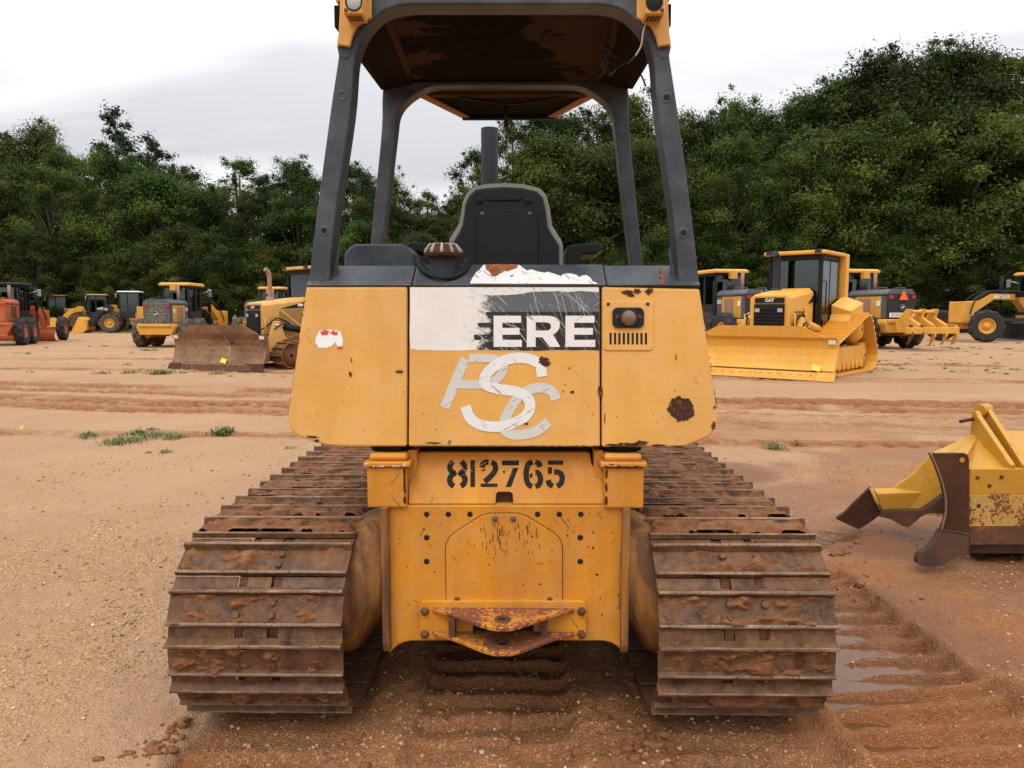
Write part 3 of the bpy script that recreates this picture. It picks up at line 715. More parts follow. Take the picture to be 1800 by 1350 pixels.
DEER = [(.05, .30), (.18, .42), (.10, .55), (.22, .52), (.34, .60), (.60, .58), (.72, .72), (.68, .92), (.75, .80), (.82, .95), (.81, .78), (.97, .72), (.93, .64), (.82, .60), (.78, .42), (.95, .28), (.86, .24), (.68, .38), (.42, .38), (.30, .28), (.16, .12), (.10, .18), (.22, .32)]
def deer_badge(parent, o, u, v, nrm, ring=True):
    """round badge with a leaping stag; o = centre, u/v half extents"""
    o, u, v, nrm = map(Vector, (o, u, v, nrm)); d = MB()
    n = 28; d.add([o+u*math.cos(2*math.pi*i/n)+v*math.sin(2*math.pi*i/n) for i in range(n)], [tuple(range(n))], 0)
    d.add([o+nrm*.006+u*.92*math.cos(2*math.pi*i/n)+v*.92*math.sin(2*math.pi*i/n) for i in range(n)], [tuple(range(n))], 1)
    d.add([o+nrm*.012+u*(a-.5)*1.5+v*(b-.52)*1.5 for a, b in DEER], [tuple(range(len(DEER)))], 0)
    return d.build('badge', ['white', 'black'], parent, fix=False)

def grader(loc, rz, label, body='yellow', cap='greycap', scale=1.0, ripper=False, triangle=False, fan=True, model=None, name_txt=True, tyre='rubber', old=False, lift=True, steer=0, sign=False, roof=None):
    g = thing('motor_grader', loc, rz, label, 'motor grader', 'motor graders parked in the yard', scale)
    m = MB(); m.box(-3.0, -.95, -.58, .58, 1.15, 2.0); hood = m.build('engine_hood', body, g, .03)
    for s in (-1, 1):
        y = s*.585; k = MB()
        for a, b in ((-2.15, -1.72), (-1.66, -1.5)): k.box(a, b, min(y, y+s*.012), max(y, y+s*.012), 1.35, 1.9)
        k.build('side_grille', 'pipe_rust' if not old else 'edgerust', hood)
        for xa_, xb2 in ((-3.0, -2.74), (-1.3, -.96)):
            k = MB(); k.box(xa_, xb2, min(y, y+s*.01), max(y, y+s*.01), 1.15, 1.99); k.build('dark_panel', cap if not old else body, hood)
        if name_txt and not old:
            lettering('DEERE', (-1.30+.0, y+s*.016, 1.72) if s < 0 else (-.97, y+s*.016, 1.72), (.33*(1 if s < 0 else -1), 0, 0), (0, 0, .16), 'white', hood, offset=.03)
            k = MB(); k.box(-2.70, -2.5, min(y+s*.012, y+s*.018), max(y+s*.012, y+s*.018), 1.62, 1.82); k.build('sticker', 'white', hood)
    m = MB(); m.prism([(-.61, 2.02), (-.61, 2.1), (-.48, 2.25), (.48, 2.25), (.61, 2.1), (.61, 2.02)], 'x', -3.06, -.92)
    for s in (-1, 1): m.tube([(-2.8, s*.4, 2.24), (-2.75, s*.4, 2.31), (-2.2, s*.4, 2.31), (-2.15, s*.4, 2.24)], .02, 6)
    m.build('bonnet', cap if not old else body, g, .02)
    m = MB(); m.box(-3.12, -3.02, -.6, .6, 1.15, 2.08); rp = m.build('rear_panel', (cap if fan else 'dark') if not old else body, g, .02)
    for s in (-1, 1):
        k = MB(); k.box(-3.15, -3.125, s*.5-.09, s*.5+.09, 1.9, 1.95); k.box(-3.15, -3.125, s*.5-.09, s*.5+.09, 1.96, 2.01); k.build('tail_light', 'red', rp)
    if fan:
        k = MB(); n = 28; k.lathe([(.47, -.0), (.47, -.02), (.44, -.02), (.44, 0)], (-3.125, 0, 1.58), 'x', n)
        for i in range(12):
            a = 2*math.pi*i/12; q = lambda r, b: (-3.128, r*math.cos(a+b), 1.58+r*math.sin(a+b))
            k.slab([q(.1, -.2), q(.42, -.17), q(.42, .17), q(.1, .2)], (-.008, 0, 0))
        k.build('fan_grille', M['fanm'], rp)
    if not old: deer_badge(rp, (-3.16, 0, 1.58), (0, -.12 if fan else -.1, 0), (0, 0, .12 if fan else .1), (-1, 0, 0))
    if triangle:
        k = MB(); k.slab([(-3.2, -.2-.0, 1.84), (-3.2, .2, 1.84), (-3.2, .03, 2.17), (-3.2, -.03, 2.17)], (.01, 0, 0)); k.build('slow_vehicle_triangle', 'reflect', rp)
        k = MB(); k.slab([(-3.17, -.57, 1.2), (-3.17, .57, 1.2), (-3.17, .57, 1.37), (-3.17, -.57, 1.37)], (.01, 0, 0)); pl = k.build('warning_plate', 'white', rp)
        lettering('STAY BACK', (-3.176, .5, 1.225), (0, -1.0, 0), (0, 0, .12), 'redletter', pl)
    m = MB(); m.prism([(-.82, 1.13), (-.86, .98), (-.72, .62), (.72, .62), (.86, .98), (.82, 1.13)], 'x', -3.3, -2.75); m.box(-3.36, -3.3, -.75, .75, .98, 1.12); m.box(-3.0, 1.2, -.36, .36, .78, 1.14)
    for s in (-1, 1): m.box(-2.7, -.5, s*.62-.12, s*.62+.12, .48, .86)
    m.build('rear_frame', body, g, .03)
    for x in (-2.35, -.85):
        for s in (-1, 1): wheel(g, x, s*1.02, .69, .69, .44, .34, s, 0, tyre, body)
    if ripper:
        k = MB(); k.box(-3.7, -3.3, -.25, .25, .75, 1.1)
        for s in (-.55, .0, .55):
            k.prism([(-4.6, .65), (-3.6, .65), (-3.5, 1.0), (-4.0, 1.5), (-4.25, 1.5), (-4.15, 1.2), (-4.65, .95)], 'y', s-.06, s+.06)
        k.box(-4.75, -4.5, -1.05, 1.05, .62, .85); k.cyl((-4.1, -.55, 1.4), (-4.1, .55, 1.4), .07, 8)
        rf = k.build('ripper', body, g, .02)
        for s in (-.95, -.5, 0, .5, .95):
            k = MB(); k.prism([(-4.6, .95), (-4.7, .95), (-4.78, .55), (-4.62, .30), (-4.5, .22), (-4.6, .5)], 'y', s-.03, s+.03); k.build('ripper_tooth', 'edgerust' if s > .2 else body, rf)
    cb = cab(g, -.85, .75, 1.25, 1.2, 2.95, 1.7, 'dark' if not old else 'black', roof or body, .2, .16)
    if not old:
        k = MB(); k.box(-1.2, -1.0, -.14, .14, 2.72, 3.0); k.build('roof_bracket', body, cb)
    m = MB(); m.cyl((-1.25, .2, 2.2), (-1.25, .2, 2.62), .15, 14); m.build('air_cleaner', 'dark', g)
    m = MB(); m.cyl((-1.3, -.3, 2.2), (-1.3, -.3, 2.95), .07, 10); m.build('exhaust', 'pipe_rust', g)
    for s in (-1, 1):
        k = MB(); k.tube([(.7, s*.6, 2.6), (.8, s*1.05, 2.75)], .02, 5); k.box(.74, .84, s*1.05-.1, s*1.05+.1, 2.45, 2.8); k.build('mirror', 'dark' if s > 0 else 'steel', g, .01)
    m = MB(); m.prism([(.7, 1.3), (.7, 1.78), (1.6, 2.1), (3.5, 2.1), (4.2, 1.78), (5.35, 1.72), (5.35, .85), (4.55, .80), (4.45, 1.25), (4.05, 1.45), (3.3, 1.84), (1.8, 1.82), (1.25, 1.3)], 'y', -.17, .17)
    m.box(5.0, 5.4, -.34, .34, .82, 1.74)
    fr = m.build('front_frame', body, g, .03)
    k = MB(); k.prism([(1.6, 2.1), (3.5, 2.1), (4.25, 1.80), (4.25, 1.9), (3.55, 2.2), (1.55, 2.2)], 'y', -.14, .14); k.build('hose_cover', 'black', g, .02)
    if model:
        for s in (-1, 1): lettering(model, (2.35 if s < 0 else 3.35, s*.176, 1.9), (1.0*(1 if s < 0 else -1), 0, 0), (0, 0, .17), 'white', fr, offset=.06)
    k = MB(); k.box(1.7, 2.0, -.55, .55, 1.95, 2.18)
    for s in (-1, 1):
        k.cyl((1.85, s*.62, .95), (1.85, s*.62, 2.1), .05, 10); k.cyl((1.85, s*.62, 1.7), (1.85, s*.62, 2.95 if lift else 2.3), .085, 12)
        k.tube([(1.85, s*.6, 2.1), (2.4, s*.5, 2.2), (3.1, s*.3, 2.15)], .05, 8)
    k.build('lift_cylinder', 'black', g)
    k = MB(); k.prism([(4.6, -.06), (1.9, -.6), (1.9, .6), (4.6, .06)], 'z', .88, 1.02); k.lathe([(.78, 0), (.78, .1), (.62, .1), (.62, 0), (.78, 0)], (1.9, 0, .76), 'z', 28); k.build('drawbar', body if old else 'dark', g, .01)
    prof = [(.20, .06), (.07, .16), (0, .32), (.02, .5), (.12, .68)]
    b = arcsheet(3.7, prof, .05); b.xf(Matrix.Translation((1.75, 0, 0)) @ Matrix.Rotation(R_(-28), 4, 'Z')); b.build('moldboard', 'dark' if not old else body, g)
    k = MB()
    for s in (-1, 1): k.tube(catmull([(.8, s*.2, 1.85), (1.4, s*.24, 2.15), (2.4, s*.22, 2.2), (3.5, s*.2, 2.2), (4.4, s*.2, 1.9), (4.9, s*.3, 1.2)]), .03, 6)
    k.build('hydraulic_hose', 'black', g)
    for s in (-1, 1): k = MB(); k.tube([(-.9, s*.66, 1.4), (-.92, s*.75, 1.45), (-.92, s*.75, 2.6), (-.9, s*.66, 2.65)], .018, 6); k.build('handrail', 'dark', g)
    k = MB(); k.box(4.8, 5.0, -.95, .95, .58, .78); k.box(4.7, 5.1, -.2, .2, .55, .95)
    for s in (-1, 1): k.cyl((4.9, s*.5, .5), (4.9, s*.95, .66), .06, 8)
    k.build('front_axle', body, g, .02)
    for s in (-1, 1): wheel(g, 4.9, s*1.08, .69, .69, .42, .34, s, steer, tyre, body)
    return g

def shoes_loop(circles, pitch, width, th=.03, gr=.06):
    """track drawn round the convex hull of wheel circles (x, z, r): shoes joined in one loop"""
    pts = [(cx+r*math.cos(a), cz+r*math.sin(a)) for cx, cz, r in circles for a in [2*math.pi*k/72 for k in range(72)]]
    pts = sorted(set(pts)); 
    def half(P):
        h = []
        for p in P:
            while len(h) > 1 and (h[-1][0]-h[-2][0])*(p[1]-h[-2][1])-(h[-1][1]-h[-2][1])*(p[0]-h[-2][0]) <= 0: h.pop()
            h.append(p)
        return h
    hull = half(pts)[:-1]+half(pts[::-1])[:-1]
    P = [Vector((a, 0, b)) for a, b in hull]+[Vector((hull[0][0], 0, hull[0][1]))]
    L = [0]
    for i in range(len(P)-1): L.append(L[-1]+(P[i+1]-P[i]).length)
    n = round(L[-1]/pitch); q = []
    for k in range(n):
        s = L[-1]*k/n; i = max(j for j in range(len(L)-1) if L[j] <= s+1e-9); q.append(P[i]+(P[i+1]-P[i])*((s-L[i])/(L[i+1]-L[i])))
    mb = MB(); w = width/2
    for k in range(n):
        a, b = q[k], q[(k+1) % n]; d = (b-a); l = d.length; d.normalize(); nn = Vector((d.z, 0, -d.x)); c = (a+b)/2
        def pt(u, v, y): p = c+d*u+nn*v; return (p.x, y, p.z)
        prof = [(-l*.5, 0), (-l*.5, th), (l*.22, th), (l*.26, th+gr), (l*.34, th+gr), (l*.38, th), (l*.52, th*.8), (l*.52, 0)]
        mb.loft([[pt(u, v, -w) for u, v in prof], [pt(u, v, w) for u, v in prof]])
    return mb

def crawler(loc, rz, label, body, blade_mat, shoe_mat, blade_w=3.3, blade_yaw=0, gauge=1.0, shoe=.6, pipe='dark', pipe_tall=False, mesh_side=False, scale=1, sticker=True, trackz=1.05, flag=None, bx=2.35, hgt=1.02):
    d = thing('bulldozer', loc, rz, label, 'bulldozer', 'crawler bulldozers parked behind', scale)
    circ = [(1.35, .42, .36), (-1.45, .42, .36), (-.95, trackz, .36)]
    for s in (-1, 1):
        t = shoes_loop(circ, .2, shoe); t.xf(Matrix.Translation((0, s*gauge, 0))); tr = t.build('track', shoe_mat, d)
        k = MB(); y = s*gauge
        k.prism([(-1.35, .3), (1.2, .3), (1.3, .5), (.8, .68), (-1.2, .68), (-1.45, .5)], 'y', y-.16, y+.16)
        for i in range(7): k.cyl((-1.1+.35*i, y-.2, .22), (-1.1+.35*i, y+.2, .22), .12, 10)
        k.build('track_frame', shoe_mat if shoe_mat != 'yellow_clean' else body, tr, .02)
        for cx, cz, r in circ[:2]:
            k = MB(); k.lathe([(.05, -.18), (r*.9, -.14), (r*.95, .14), (.05, .18)], (cx, y, cz), 'y', 24)
            k.build('idler', shoe_mat if shoe_mat != 'yellow_clean' else body, tr)
        k = MB(); cx, cz, r = circ[2]; k.lathe([(.05, -.2), (r*.6, -.2), (r*.95, -.06), (r*.95, .06), (r*.6, .2), (.05, .22)], (cx, y, cz), 'y', 28, fn=lambda i, j, r_: r_*(1.06 if j in (2, 3) and i % 2 else 1)); k.build('sprocket', shoe_mat if shoe_mat != 'yellow_clean' else body, tr)
    m = MB(); m.prism([(-1.75, .55), (1.7, .55), (1.75, .95), (-1.8, .95)], 'y', -.55, .55); m.build('main_frame', body, d, .02)
    # engine hood with radiator
    m = MB(); m.loft([[(.35, -.52, .9), (.35, .52, .9), (.35, .52, 2.05), (.35, .42, 2.16), (.35, -.42, 2.16), (.35, -.52, 2.05)],
                      [(1.85, -.50, .8), (1.85, .50, .8), (1.85, .50, 1.88), (1.85, .40, 1.97), (1.85, -.40, 1.97), (1.85, -.50, 1.88)]])
    hood = m.build('engine_hood', body, d, .03)
    k = MB(); k.box(1.86, 1.9, -.37, .37, .72, 1.74)
    for i in range(11): k.box(1.9, 1.925, -.36, .36, .76+.085*i, .79+.085*i)
    k.build('radiator_grille', 'black', hood)
    k = MB(); k.box(1.86, 1.89, -.36, .36, 1.775, 1.895); bd = k.build('nose_band', 'black', hood)
    lettering('CAT', (1.895, -.10, 1.795), (0, .22, 0), (0, 0, .08), 'white', bd, offset=.04)
    for s in (-1, 1):
        k = MB(); k.box(1.9, 1.93, s*.28-.06, s*.28+.06, 1.55, 1.64); k.build('headlight', 'lens', hood)
        k = MB(); k.tube([(1.8, s*.53, 1.05), (1.85, s*.62, 1.05), (1.85, s*.62, 1.5), (1.8, s*.53, 1.5)], .022, 6); k.build('grab_handle', body, hood)
        if mesh_side:
            k = MB(); y = s*.53
            k.slab([(.42, y, 1.2), (1.32, y, 1.2), (1.32, y, 1.74), (.42, y, 1.80)], (0, s*.008, 0)); k.build('side_mesh', plain('brown_mesh', (.30, .16, .05), .8), hood)
            k = MB(); k.slab([(1.30, y+s*.01, 1.72), (1.22, y+s*.01, 1.74), (.5, y+s*.01, 1.22), (.58, y+s*.01, 1.2)], (0, s*.012, 0)); k.build('brace', body, hood)
            k = MB(); k.slab([(.40, y, 1.84), (1.3, y, 1.79), (.40, y, 2.02)], (0, s*.01, 0)); bl = k.build('model_plate', 'black', hood)
            k = MB(); k.slab([(.52, y+s*.014, 1.87), (.7, y+s*.014, 1.87), (.7, y+s*.014, 1.95), (.52, y+s*.014, 1.95)], (0, s*.004, 0)); k.build('sticker', 'white', bl)
        else:
            k = MB(); y = s*.525; k.slab([(.40, y, 1.80), (.75, y, 1.76), (.40, y, 1.96)], (0, s*.012, 0)); k.build('model_plate', 'black', hood)
            k = MB(); k.slab([(.5, y, 1.15), (1.0, y, 1.12), (1.0, y, 1.66), (.5, y, 1.7)], (0, s*.014, 0)); k.build('side_panel', body, hood, .008)
    k = MB(); xp = .75 if not pipe_tall else 1.15
    k.cyl((xp, -.28, 1.95), (xp, -.28, 2.16), .12, 12)
    if pipe_tall: k.tube(catmull([(xp, -.28, 2.0), (xp, -.28, 2.72), (xp+.03, -.28, 2.90), (xp+.14, -.28, 3.0)]), .068, 12)
    else: k.tube(catmull([(xp, -.28, 2.0), (xp, -.28, 2.8), (xp+.06, -.28, 2.95), (xp+.2, -.28, 3.02)]), .085, 12)
    k.build('exhaust', pipe, hood)
    # cab: narrow door foot, wide glass
    c = MB(); zc0, zs, zt = 1.0, 1.3, 3.0
    c.box(-1.05, .34, -.66, .66, 1.0, 1.3); c.box(-1.05, .3, -.68, .68, 2.86, 3.0)
    for x0 in (-1.05, -.35, .22):
        for s in (-1, 1): y0 = s*.68-(0 if s < 0 else .09); c.box(x0, x0+.09, y0, y0+.09, 1.3, 2.86)
    cb = c.build('cab', 'black', d, .02)
    for s in (-1, 1):
        k = MB(); k.slab([(-.96, s*.684, 1.32), (.0, s*.684, 1.08), (.24, s*.684, 1.45), (.24, s*.684, 2.84), (-.96, s*.684, 2.84)], (0, s*.006, 0)); k.build('side_window', 'glass', cb)
    k = MB(); k.box(.25, .262, -.59, .59, 1.3, 2.86); k.build('windscreen', 'glass', cb)
    k = MB(); k.box(-1.02, -1.01, -.59, .59, 1.3, 2.86); k.build('rear_window', 'glass', cb)
    k = MB(); k.box(-.8, -.25, -.27, .27, 1.3, 1.6); k.box(-.85, -.7, -.24, .24, 1.6, 2.3); k.box(-.2, .1, .38, .5, 1.3, 1.85); k.build('seat', 'black', cb, .04)
    k = MB(); k.box(-1.2, .42, -.78, .78, 3.004, 3.1); k.build('roof', body, cb, .03)
    for s in (-1, 1):
        k = MB(); k.box(.40, .48, s*.62-.07, s*.62+.07, 3.02, 3.12); k.build('work_light', 'dark', cb)
    k = MB()
    for s in (-1, 1): k.box(-1.42, -1.2, s*.72-.1, s*.72+.1, 1.25, 3.08)
    k.box(-1.42, -1.18, -.62, .62, 2.8, 3.06); k.build('rollover_frame', body, d, .03)
    k = MB()
    for s in (-1, 1):
        k.loft([[(-.42, s*.70, 1.5), (-.42, s*1.2, 1.40), (-.37, s*1.22, 1.58), (-.37, s*.72, 1.74)], [(-1.3, s*.70, 1.5), (-1.3, s*1.25, 1.46), (-1.3, s*1.25, 1.8), (-1.3, s*.72, 2.0)]])
        k.prism([(-.22, 1.2), (-.40, 1.5), (-1.3, 1.5), (-1.25, 1.25)], 'y', s*.95-.25, s*.95+.25)
    k.box(-1.85, -1.2, -.75, .75, 1.0, 1.9); k.build('fender', body, d, .03)
    # blade and its arms
    Bm = Matrix.Translation((bx, 0, 0)) @ Matrix.Rotation(R_(blade_yaw), 4, 'Z')
    prof = [(.20, .22), (.10, .36), (.03, .55), (.0, .72), (.03, .9), (.12, hgt+.05)]
    b = arcsheet(blade_w, prof, .06).xf(Bm); bo = b.build('blade', blade_mat, d)
    k = MB(); w2 = blade_w/2; k.slab([(.10, -w2*.86, hgt+.05), (.10, w2*.86-.0, hgt+.05), (.16, w2*.56, hgt+.30), (.16, -w2*.56, hgt+.30)], (-.05, 0, 0)); k.xf(Bm).build('spill_guard', blade_mat, bo)
    for a0, a1 in ((-w2+.37, -.004), (.004, w2-.37)):
        k = MB(); k.slab([(.215, a0, .20), (.215, a1, .20), (.30, a1, .02), (.30, a0, .02)], (-.04, 0, 0)); ce = k.xf(Bm).build('cutting_edge', blade_mat if blade_mat != 'bladerust' else 'edgerust', bo)
        for q in range(6):
            yy = a0+(a1-a0)*(q+.5)/6; k = MB(); k.cyl((.245, yy, .145), (.262, yy, .15), .022, 6); k.xf(Bm).build('bolt', 'edgerust' if blade_mat == 'bladerust' else body, ce)
    k = MB(); k.slab([(.20, -w2+.02, .235), (.20, w2-.02, .235), (.214, w2-.02, .215), (.214, -w2+.02, .215)], (.004, 0, 0)); k.xf(Bm).build('seam', 'edgerust', bo)
    k = MB()
    for s in (-1, 1):
        k.tube(catmull([(1.0, s*.56, 1.35), (1.5, s*.66, 1.5), (1.9, s*.55, 1.2), (bx-.1, s*.35, .9)]), .022, 6); k.tube(catmull([(1.0, s*.56, 1.28), (1.45, s*.74, 1.3), (1.85, s*.62, 1.0), (bx-.1, s*.42, .8)]), .022, 6)
    k.build('hydraulic_hose', 'black', d)
    for s in (-1, 1):
        k = MB(); k.tube([(.28, s*.72, 1.5), (.30, s*.80, 1.55), (.30, s*.80, 2.3), (.28, s*.72, 2.35)], .016, 6); k.build('handrail', 'black', cb)
        k = MB(); k.tube([(.29, s*.25-.1, 1.5), (.31, s*.25+.08, 2.2)], .014, 5); k.build('wiper', 'black', cb)
        k = MB(); k.box(-.30, -.27, s*.695-.004, s*.695+.004, 1.2, 2.84); k.build('door_post', 'black', cb)
        for q in range(5): k = MB(); k.box(.98, 1.6, s*.527-.005, s*.527+.005, 1.22+.08*q, 1.245+.08*q); k.build('louvre', 'dark' if not mesh_side else body, hood)
    for s in (-1, 1):
        k = MB(); k.slab([(.225, s*w2+s*.04, .21), (.225, s*w2-s*.36, .21), (.315, s*w2-s*.36, .015), (.315, s*w2+s*.05, .015)], (-.045, 0, 0)); k.xf(Bm).build('end_bit', blade_mat if blade_mat != 'bladerust' else 'plowsteel', bo)
        k = MB(); k.prism([(.18, .22), (.08, .36), (.01, .55), (-.02, .72), (.01, .9), (.10, hgt+.04), (-.12, hgt), (-.14, .3)], 'y', s*(w2-.02)-.012, s*(w2-.02)+.012); k.xf(Bm).build('end_plate', blade_mat, bo)
    if sticker:
        for s in (-1, 1):
            k = MB(); k.slab([(.06, s*(w2-.1)-.08, hgt-.10), (.06, s*(w2-.1)+.08, hgt-.10), (.09, s*(w2-.1)+.08, hgt), (.09, s*(w2-.1)-.08, hgt)], (.006, 0, 0)); k.xf(Bm).build('sticker', 'white', bo)
    if flag is not None:
        k = MB(); k.slab([(.22, flag-.09, .26), (.24, flag+.10, .22), (.20, flag+.12, .33), (.16, flag-.07, .39)], (.012, 0, 0)); k.xf(Bm).build('yellow_tag', 'flag', bo)
    k = MB()
    for s in (-1, 1):
        k.tube([(-.4, s*.62, .5), (1.6, s*.60, .5), (bx-.22, s*.22, .5)], .11, 8)
        k.prism([(1.1, .55), (1.95, .5), (1.62, 1.42), (1.42, 1.42)], 'y', s*.66-.06, s*.66+.06)
    k.box(1.6, bx-.12, -.35, .35, .42, .7); k.build('push_frame', body, d, .02)
    for s in (-1, 1):
        k = MB(); k.cyl((.55, s*.72, 1.12), (1.25, s*.70, 1.25), .10, 12); k.cyl((1.2, s*.70, 1.24), (1.6, s*.68, 1.32), .045, 10, 1)
        k.build('lift_cylinder', [body if not mesh_side else 'black', 'steel'], d)
    return d

def loader(loc, rz, label, scale=1, roof='yellow', arm='yellow', exhaust_side=1, txt=None):
    g = thing('wheel_loader', loc, rz, label, 'wheel loader', 'wheel loaders along the wood edge', scale)
    m = MB(); m.loft([[(-2.9, -.72, .95), (-2.9, .72, .95), (-2.9, .72, 1.75), (-2.9, -.72, 1.75)], [(-.35, -.72, .95), (-.35, .72, .95), (-.35, .72, 2.0), (-.35, -.72, 2.0)]]); m.box(-3.1, -2.9, -.9, .9, .75, 1.25); m.box(-2.8, .2, -.4, .4, .6, .98)
    m.build('rear_body', 'yellow', g, .04)
    for s in (-1, 1): m = MB(); m.box(-2.2, -1.0, s*.732-.008, s*.732+.008, 1.15, 1.7); m.build('side_panel', 'dark', g)
    cab(g, -.55, .85, 1.35, 1.1, 3.05, 1.65, 'dark', roof, .1, .1)
    m = MB(); m.box(.85, 2.1, -.5, .5, .65, 1.25); m.prism([(.95, 1.0), (1.75, 1.0), (1.55, 2.1), (1.2, 2.1)], 'y', -.45, -.3); m.prism([(.95, 1.0), (1.75, 1.0), (1.55, 2.1), (1.2, 2.1)], 'y', .3, .45); m.build('front_frame', 'yellow', g, .03)
    for s in (-1, 1):
        k = MB(); k.prism([(1.2, 1.95), (1.5, 2.15), (2.4, 1.65), (3.15, .7), (3.1, .4), (2.85, .45), (2.2, 1.25), (1.3, 1.7)], 'y', s*.62-.07, s*.62+.07); ar = k.build('boom_arm', arm, g, .02)
        if txt: lettering(txt, (1.65, -.70, 1.72) if s < 0 else (2.35, .70, 1.72), (.7 if s < 0 else -.7, 0, -.05), (0, 0, .18), 'white', ar, offset=.02)
        k = MB()
        for x0, x1 in ((.75, 1.0), ): pass
        q = [(math.cos(a)*.92+1.45, math.sin(a)*.92+.75) for a in [math.pi*t/10 for t in range(1, 10)]]; q2 = [(math.cos(a)*.86+1.45, math.sin(a)*.86+.75) for a in [math.pi*t/10 for t in range(9, 0, -1)]]
        k.prism(q+q2, 'y', s*1.0-.28, s*1.0+.28); k.build('fender', arm if arm != 'yellow' else 'dark', g)
        k = MB(); k.box(-.95, -.35, s*.95-.22, s*.95+.22, .45, .55); k.box(-.95, -.85, s*1.1-.02, s*1.1+.02, .5, 1.5); k.box(-.4, -.35, s*1.1-.02, s*1.1+.02, .5, 1.5); k.box(-.95, -.35, s*.95-.22, s*.95+.22, .95, 1.03); k.build('step_ladder', 'yellow', g)
        for x in (-1.5, 1.45): wheel(g, x, s*.98, .74, .74, .55, .36, s, 0, 'dustrubber', 'yellow')
    k = MB(); k.cyl((1.4, 0, 1.9), (2.3, 0, 1.85), .08, 10); k.cyl((2.2, 0, 1.85), (3.0, 0, 1.0), .05, 8); k.build('tilt_linkage', 'yellow', g)
    k = MB(); prof = [(4.05, .06), (3.3, .05), (3.02, .3), (3.0, .62), (3.15, .95), (3.5, 1.15)]; pb = [(4.05, .03), (3.28, 0), (2.97, .28), (2.95, .64), (3.11, .99), (3.5, 1.2)]
    k.prism(prof+pb[::-1], 'y', -1.25, 1.25)
    for s in (-1, 1): k.prism([(4.05, .04), (3.28, .02), (3.0, .3), (2.98, .63), (3.13, .97), (3.5, 1.17), (3.62, .85)], 'y', s*1.24-.02, s*1.24+.02)
    k.build('bucket', 'yellow_clean', g)
    k = MB(); k.tube([(-1.9, -.2, 1.8), (-1.9, -.2, 2.35), (-1.95, -.2, 2.5)], .06, 8); k.build('exhaust', 'dark', g)
    for s in (-1, 1):
        k = MB(); k.tube([(.8, s*.66, 2.9), (1.0, s*.95, 2.95)], .02, 5); k.box(.95, 1.0, s*.95-.08, s*.95+.08, 2.65, 2.98); k.build('mirror', 'steel' if s > 0 else 'dark', g)
    return g

def P2(px, Y): return ((px-900)/1300*Y, Y, 0)
D_ = lambda a: R_(a)
# left side
grader((-24.35, 36.2, 0), D_(108), 'old orange motor grader cut off by the left edge of the picture', 'orange', 'orange', .95, fan=False, name_txt=False, old=True, roof='black')
loader(P2(238, 57), D_(196), 'wheel loader with a pale cab roof and black boom, nearest the grey grader', 1.0, 'white', 'dark', txt='624J')
loader(P2(180, 60), D_(205), 'wheel loader with a yellow cab roof between two other loaders', .95, 'yellow', 'yellow')
loader(P2(110, 62), D_(205), 'wheel loader partly behind the orange grader, leftmost of the loaders', .95, 'yellow', 'yellow')
grader((-15.2, 34.4, 0), D_(92), 'yellow motor grader showing a round fan grille with a leaping stag badge', scale=.92, tyre='dustrubber')
grader((-13.4, 42.5, 0), D_(84), 'motor grader showing only its yellow cab roof behind the dozer with the rusty blade', scale=.95, ripper=False, triangle=False)
crawler((-5.83, 21.24, 0), D_(-132), 'dusty yellow bulldozer with a bare rusty blade and tall tan exhaust pipe', 'yellow_dusty', 'bladerust', 'shoe_far', 3.1, 26, 1.0, .55, 'pipe_rust', True, True, .90, True, .95, flag=.25, bx=2.95)
# right side
grader((9.4, 33.9, 0), D_(104), 'motor grader half hidden between the big yellow tank and the bright bulldozer', scale=1.1, ripper=True, triangle=True, fan=False)
loader(P2(1360, 52), D_(80), 'wheel loader far back showing only a pale cab roof behind the bright bulldozer', .95, 'yellow', 'yellow')
crawler((7.3, 19.0, 0), D_(-131), 'bright clean yellow bulldozer with a wide blade, right of the tank', 'yellow_clean', 'yellow_clean', 'yellow_clean', 3.55, 0, 1.12, .78, 'dark', False, False, .98, True, 1.1, flag=1.38, hgt=.93)
grader((15.2, 33.9, 0), D_(104), 'motor grader with an orange triangle and a rear ripper, right of the bright bulldozer', scale=1.1, ripper=True, triangle=True, fan=False)
grader((29.35, 41.2, 0), D_(-160), 'motor grader reaching in from the right edge with 672G on its arched front frame', scale=1.2, model='672G', steer=R_(-38))
# ------------------------------------------------------------------ the main bulldozer, seen from behind
YAW = R_(-.6)
dz = thing('bulldozer', (-.067, 0, 0), YAW, 'big worn yellow bulldozer seen from behind with 812765 stencilled above its hitch', 'bulldozer')
_Mi = (Matrix.Translation((-.067, 0, 0)) @ Matrix.Rotation(YAW, 4, 'Z')).inverted(); _Mr = _Mi.to_3x3()
_o = _Mi @ Vector((0, 0, H))
def LY(px, py, y):
    d = _Mr @ ray(px, py); return _o + d*((y-_o.y)/d.y)
def LP(px, py, P, N, off=0):
    d = _Mr @ ray(px, py); N = Vector(N).normalized(); return _o + d*((Vector(P)-_o).dot(N)/d.dot(N)) + N*off
TP, TN = Vector((0, 2.70, 1.0)), Vector((0, -.6, .08)).normalized()          # rear face of the tank
def T(px, py, off=0): return LP(px, py, TP, TN, off)
z_b = T(886, 502).z; y_b = T(886, 502).y; z_t = LY(886, 467, 2.91).z
CPt = Vector((0, y_b, z_b)); CN = Vector((0, -(z_t-z_b), 2.91-y_b)).normalized()
def CAPP(px, py, off=0): return LP(px, py, CPt, CN, off)
def polyslab(F, pts, depth, off=0): return [F(a, b, off) for a, b in pts], Vector((0, depth, 0))

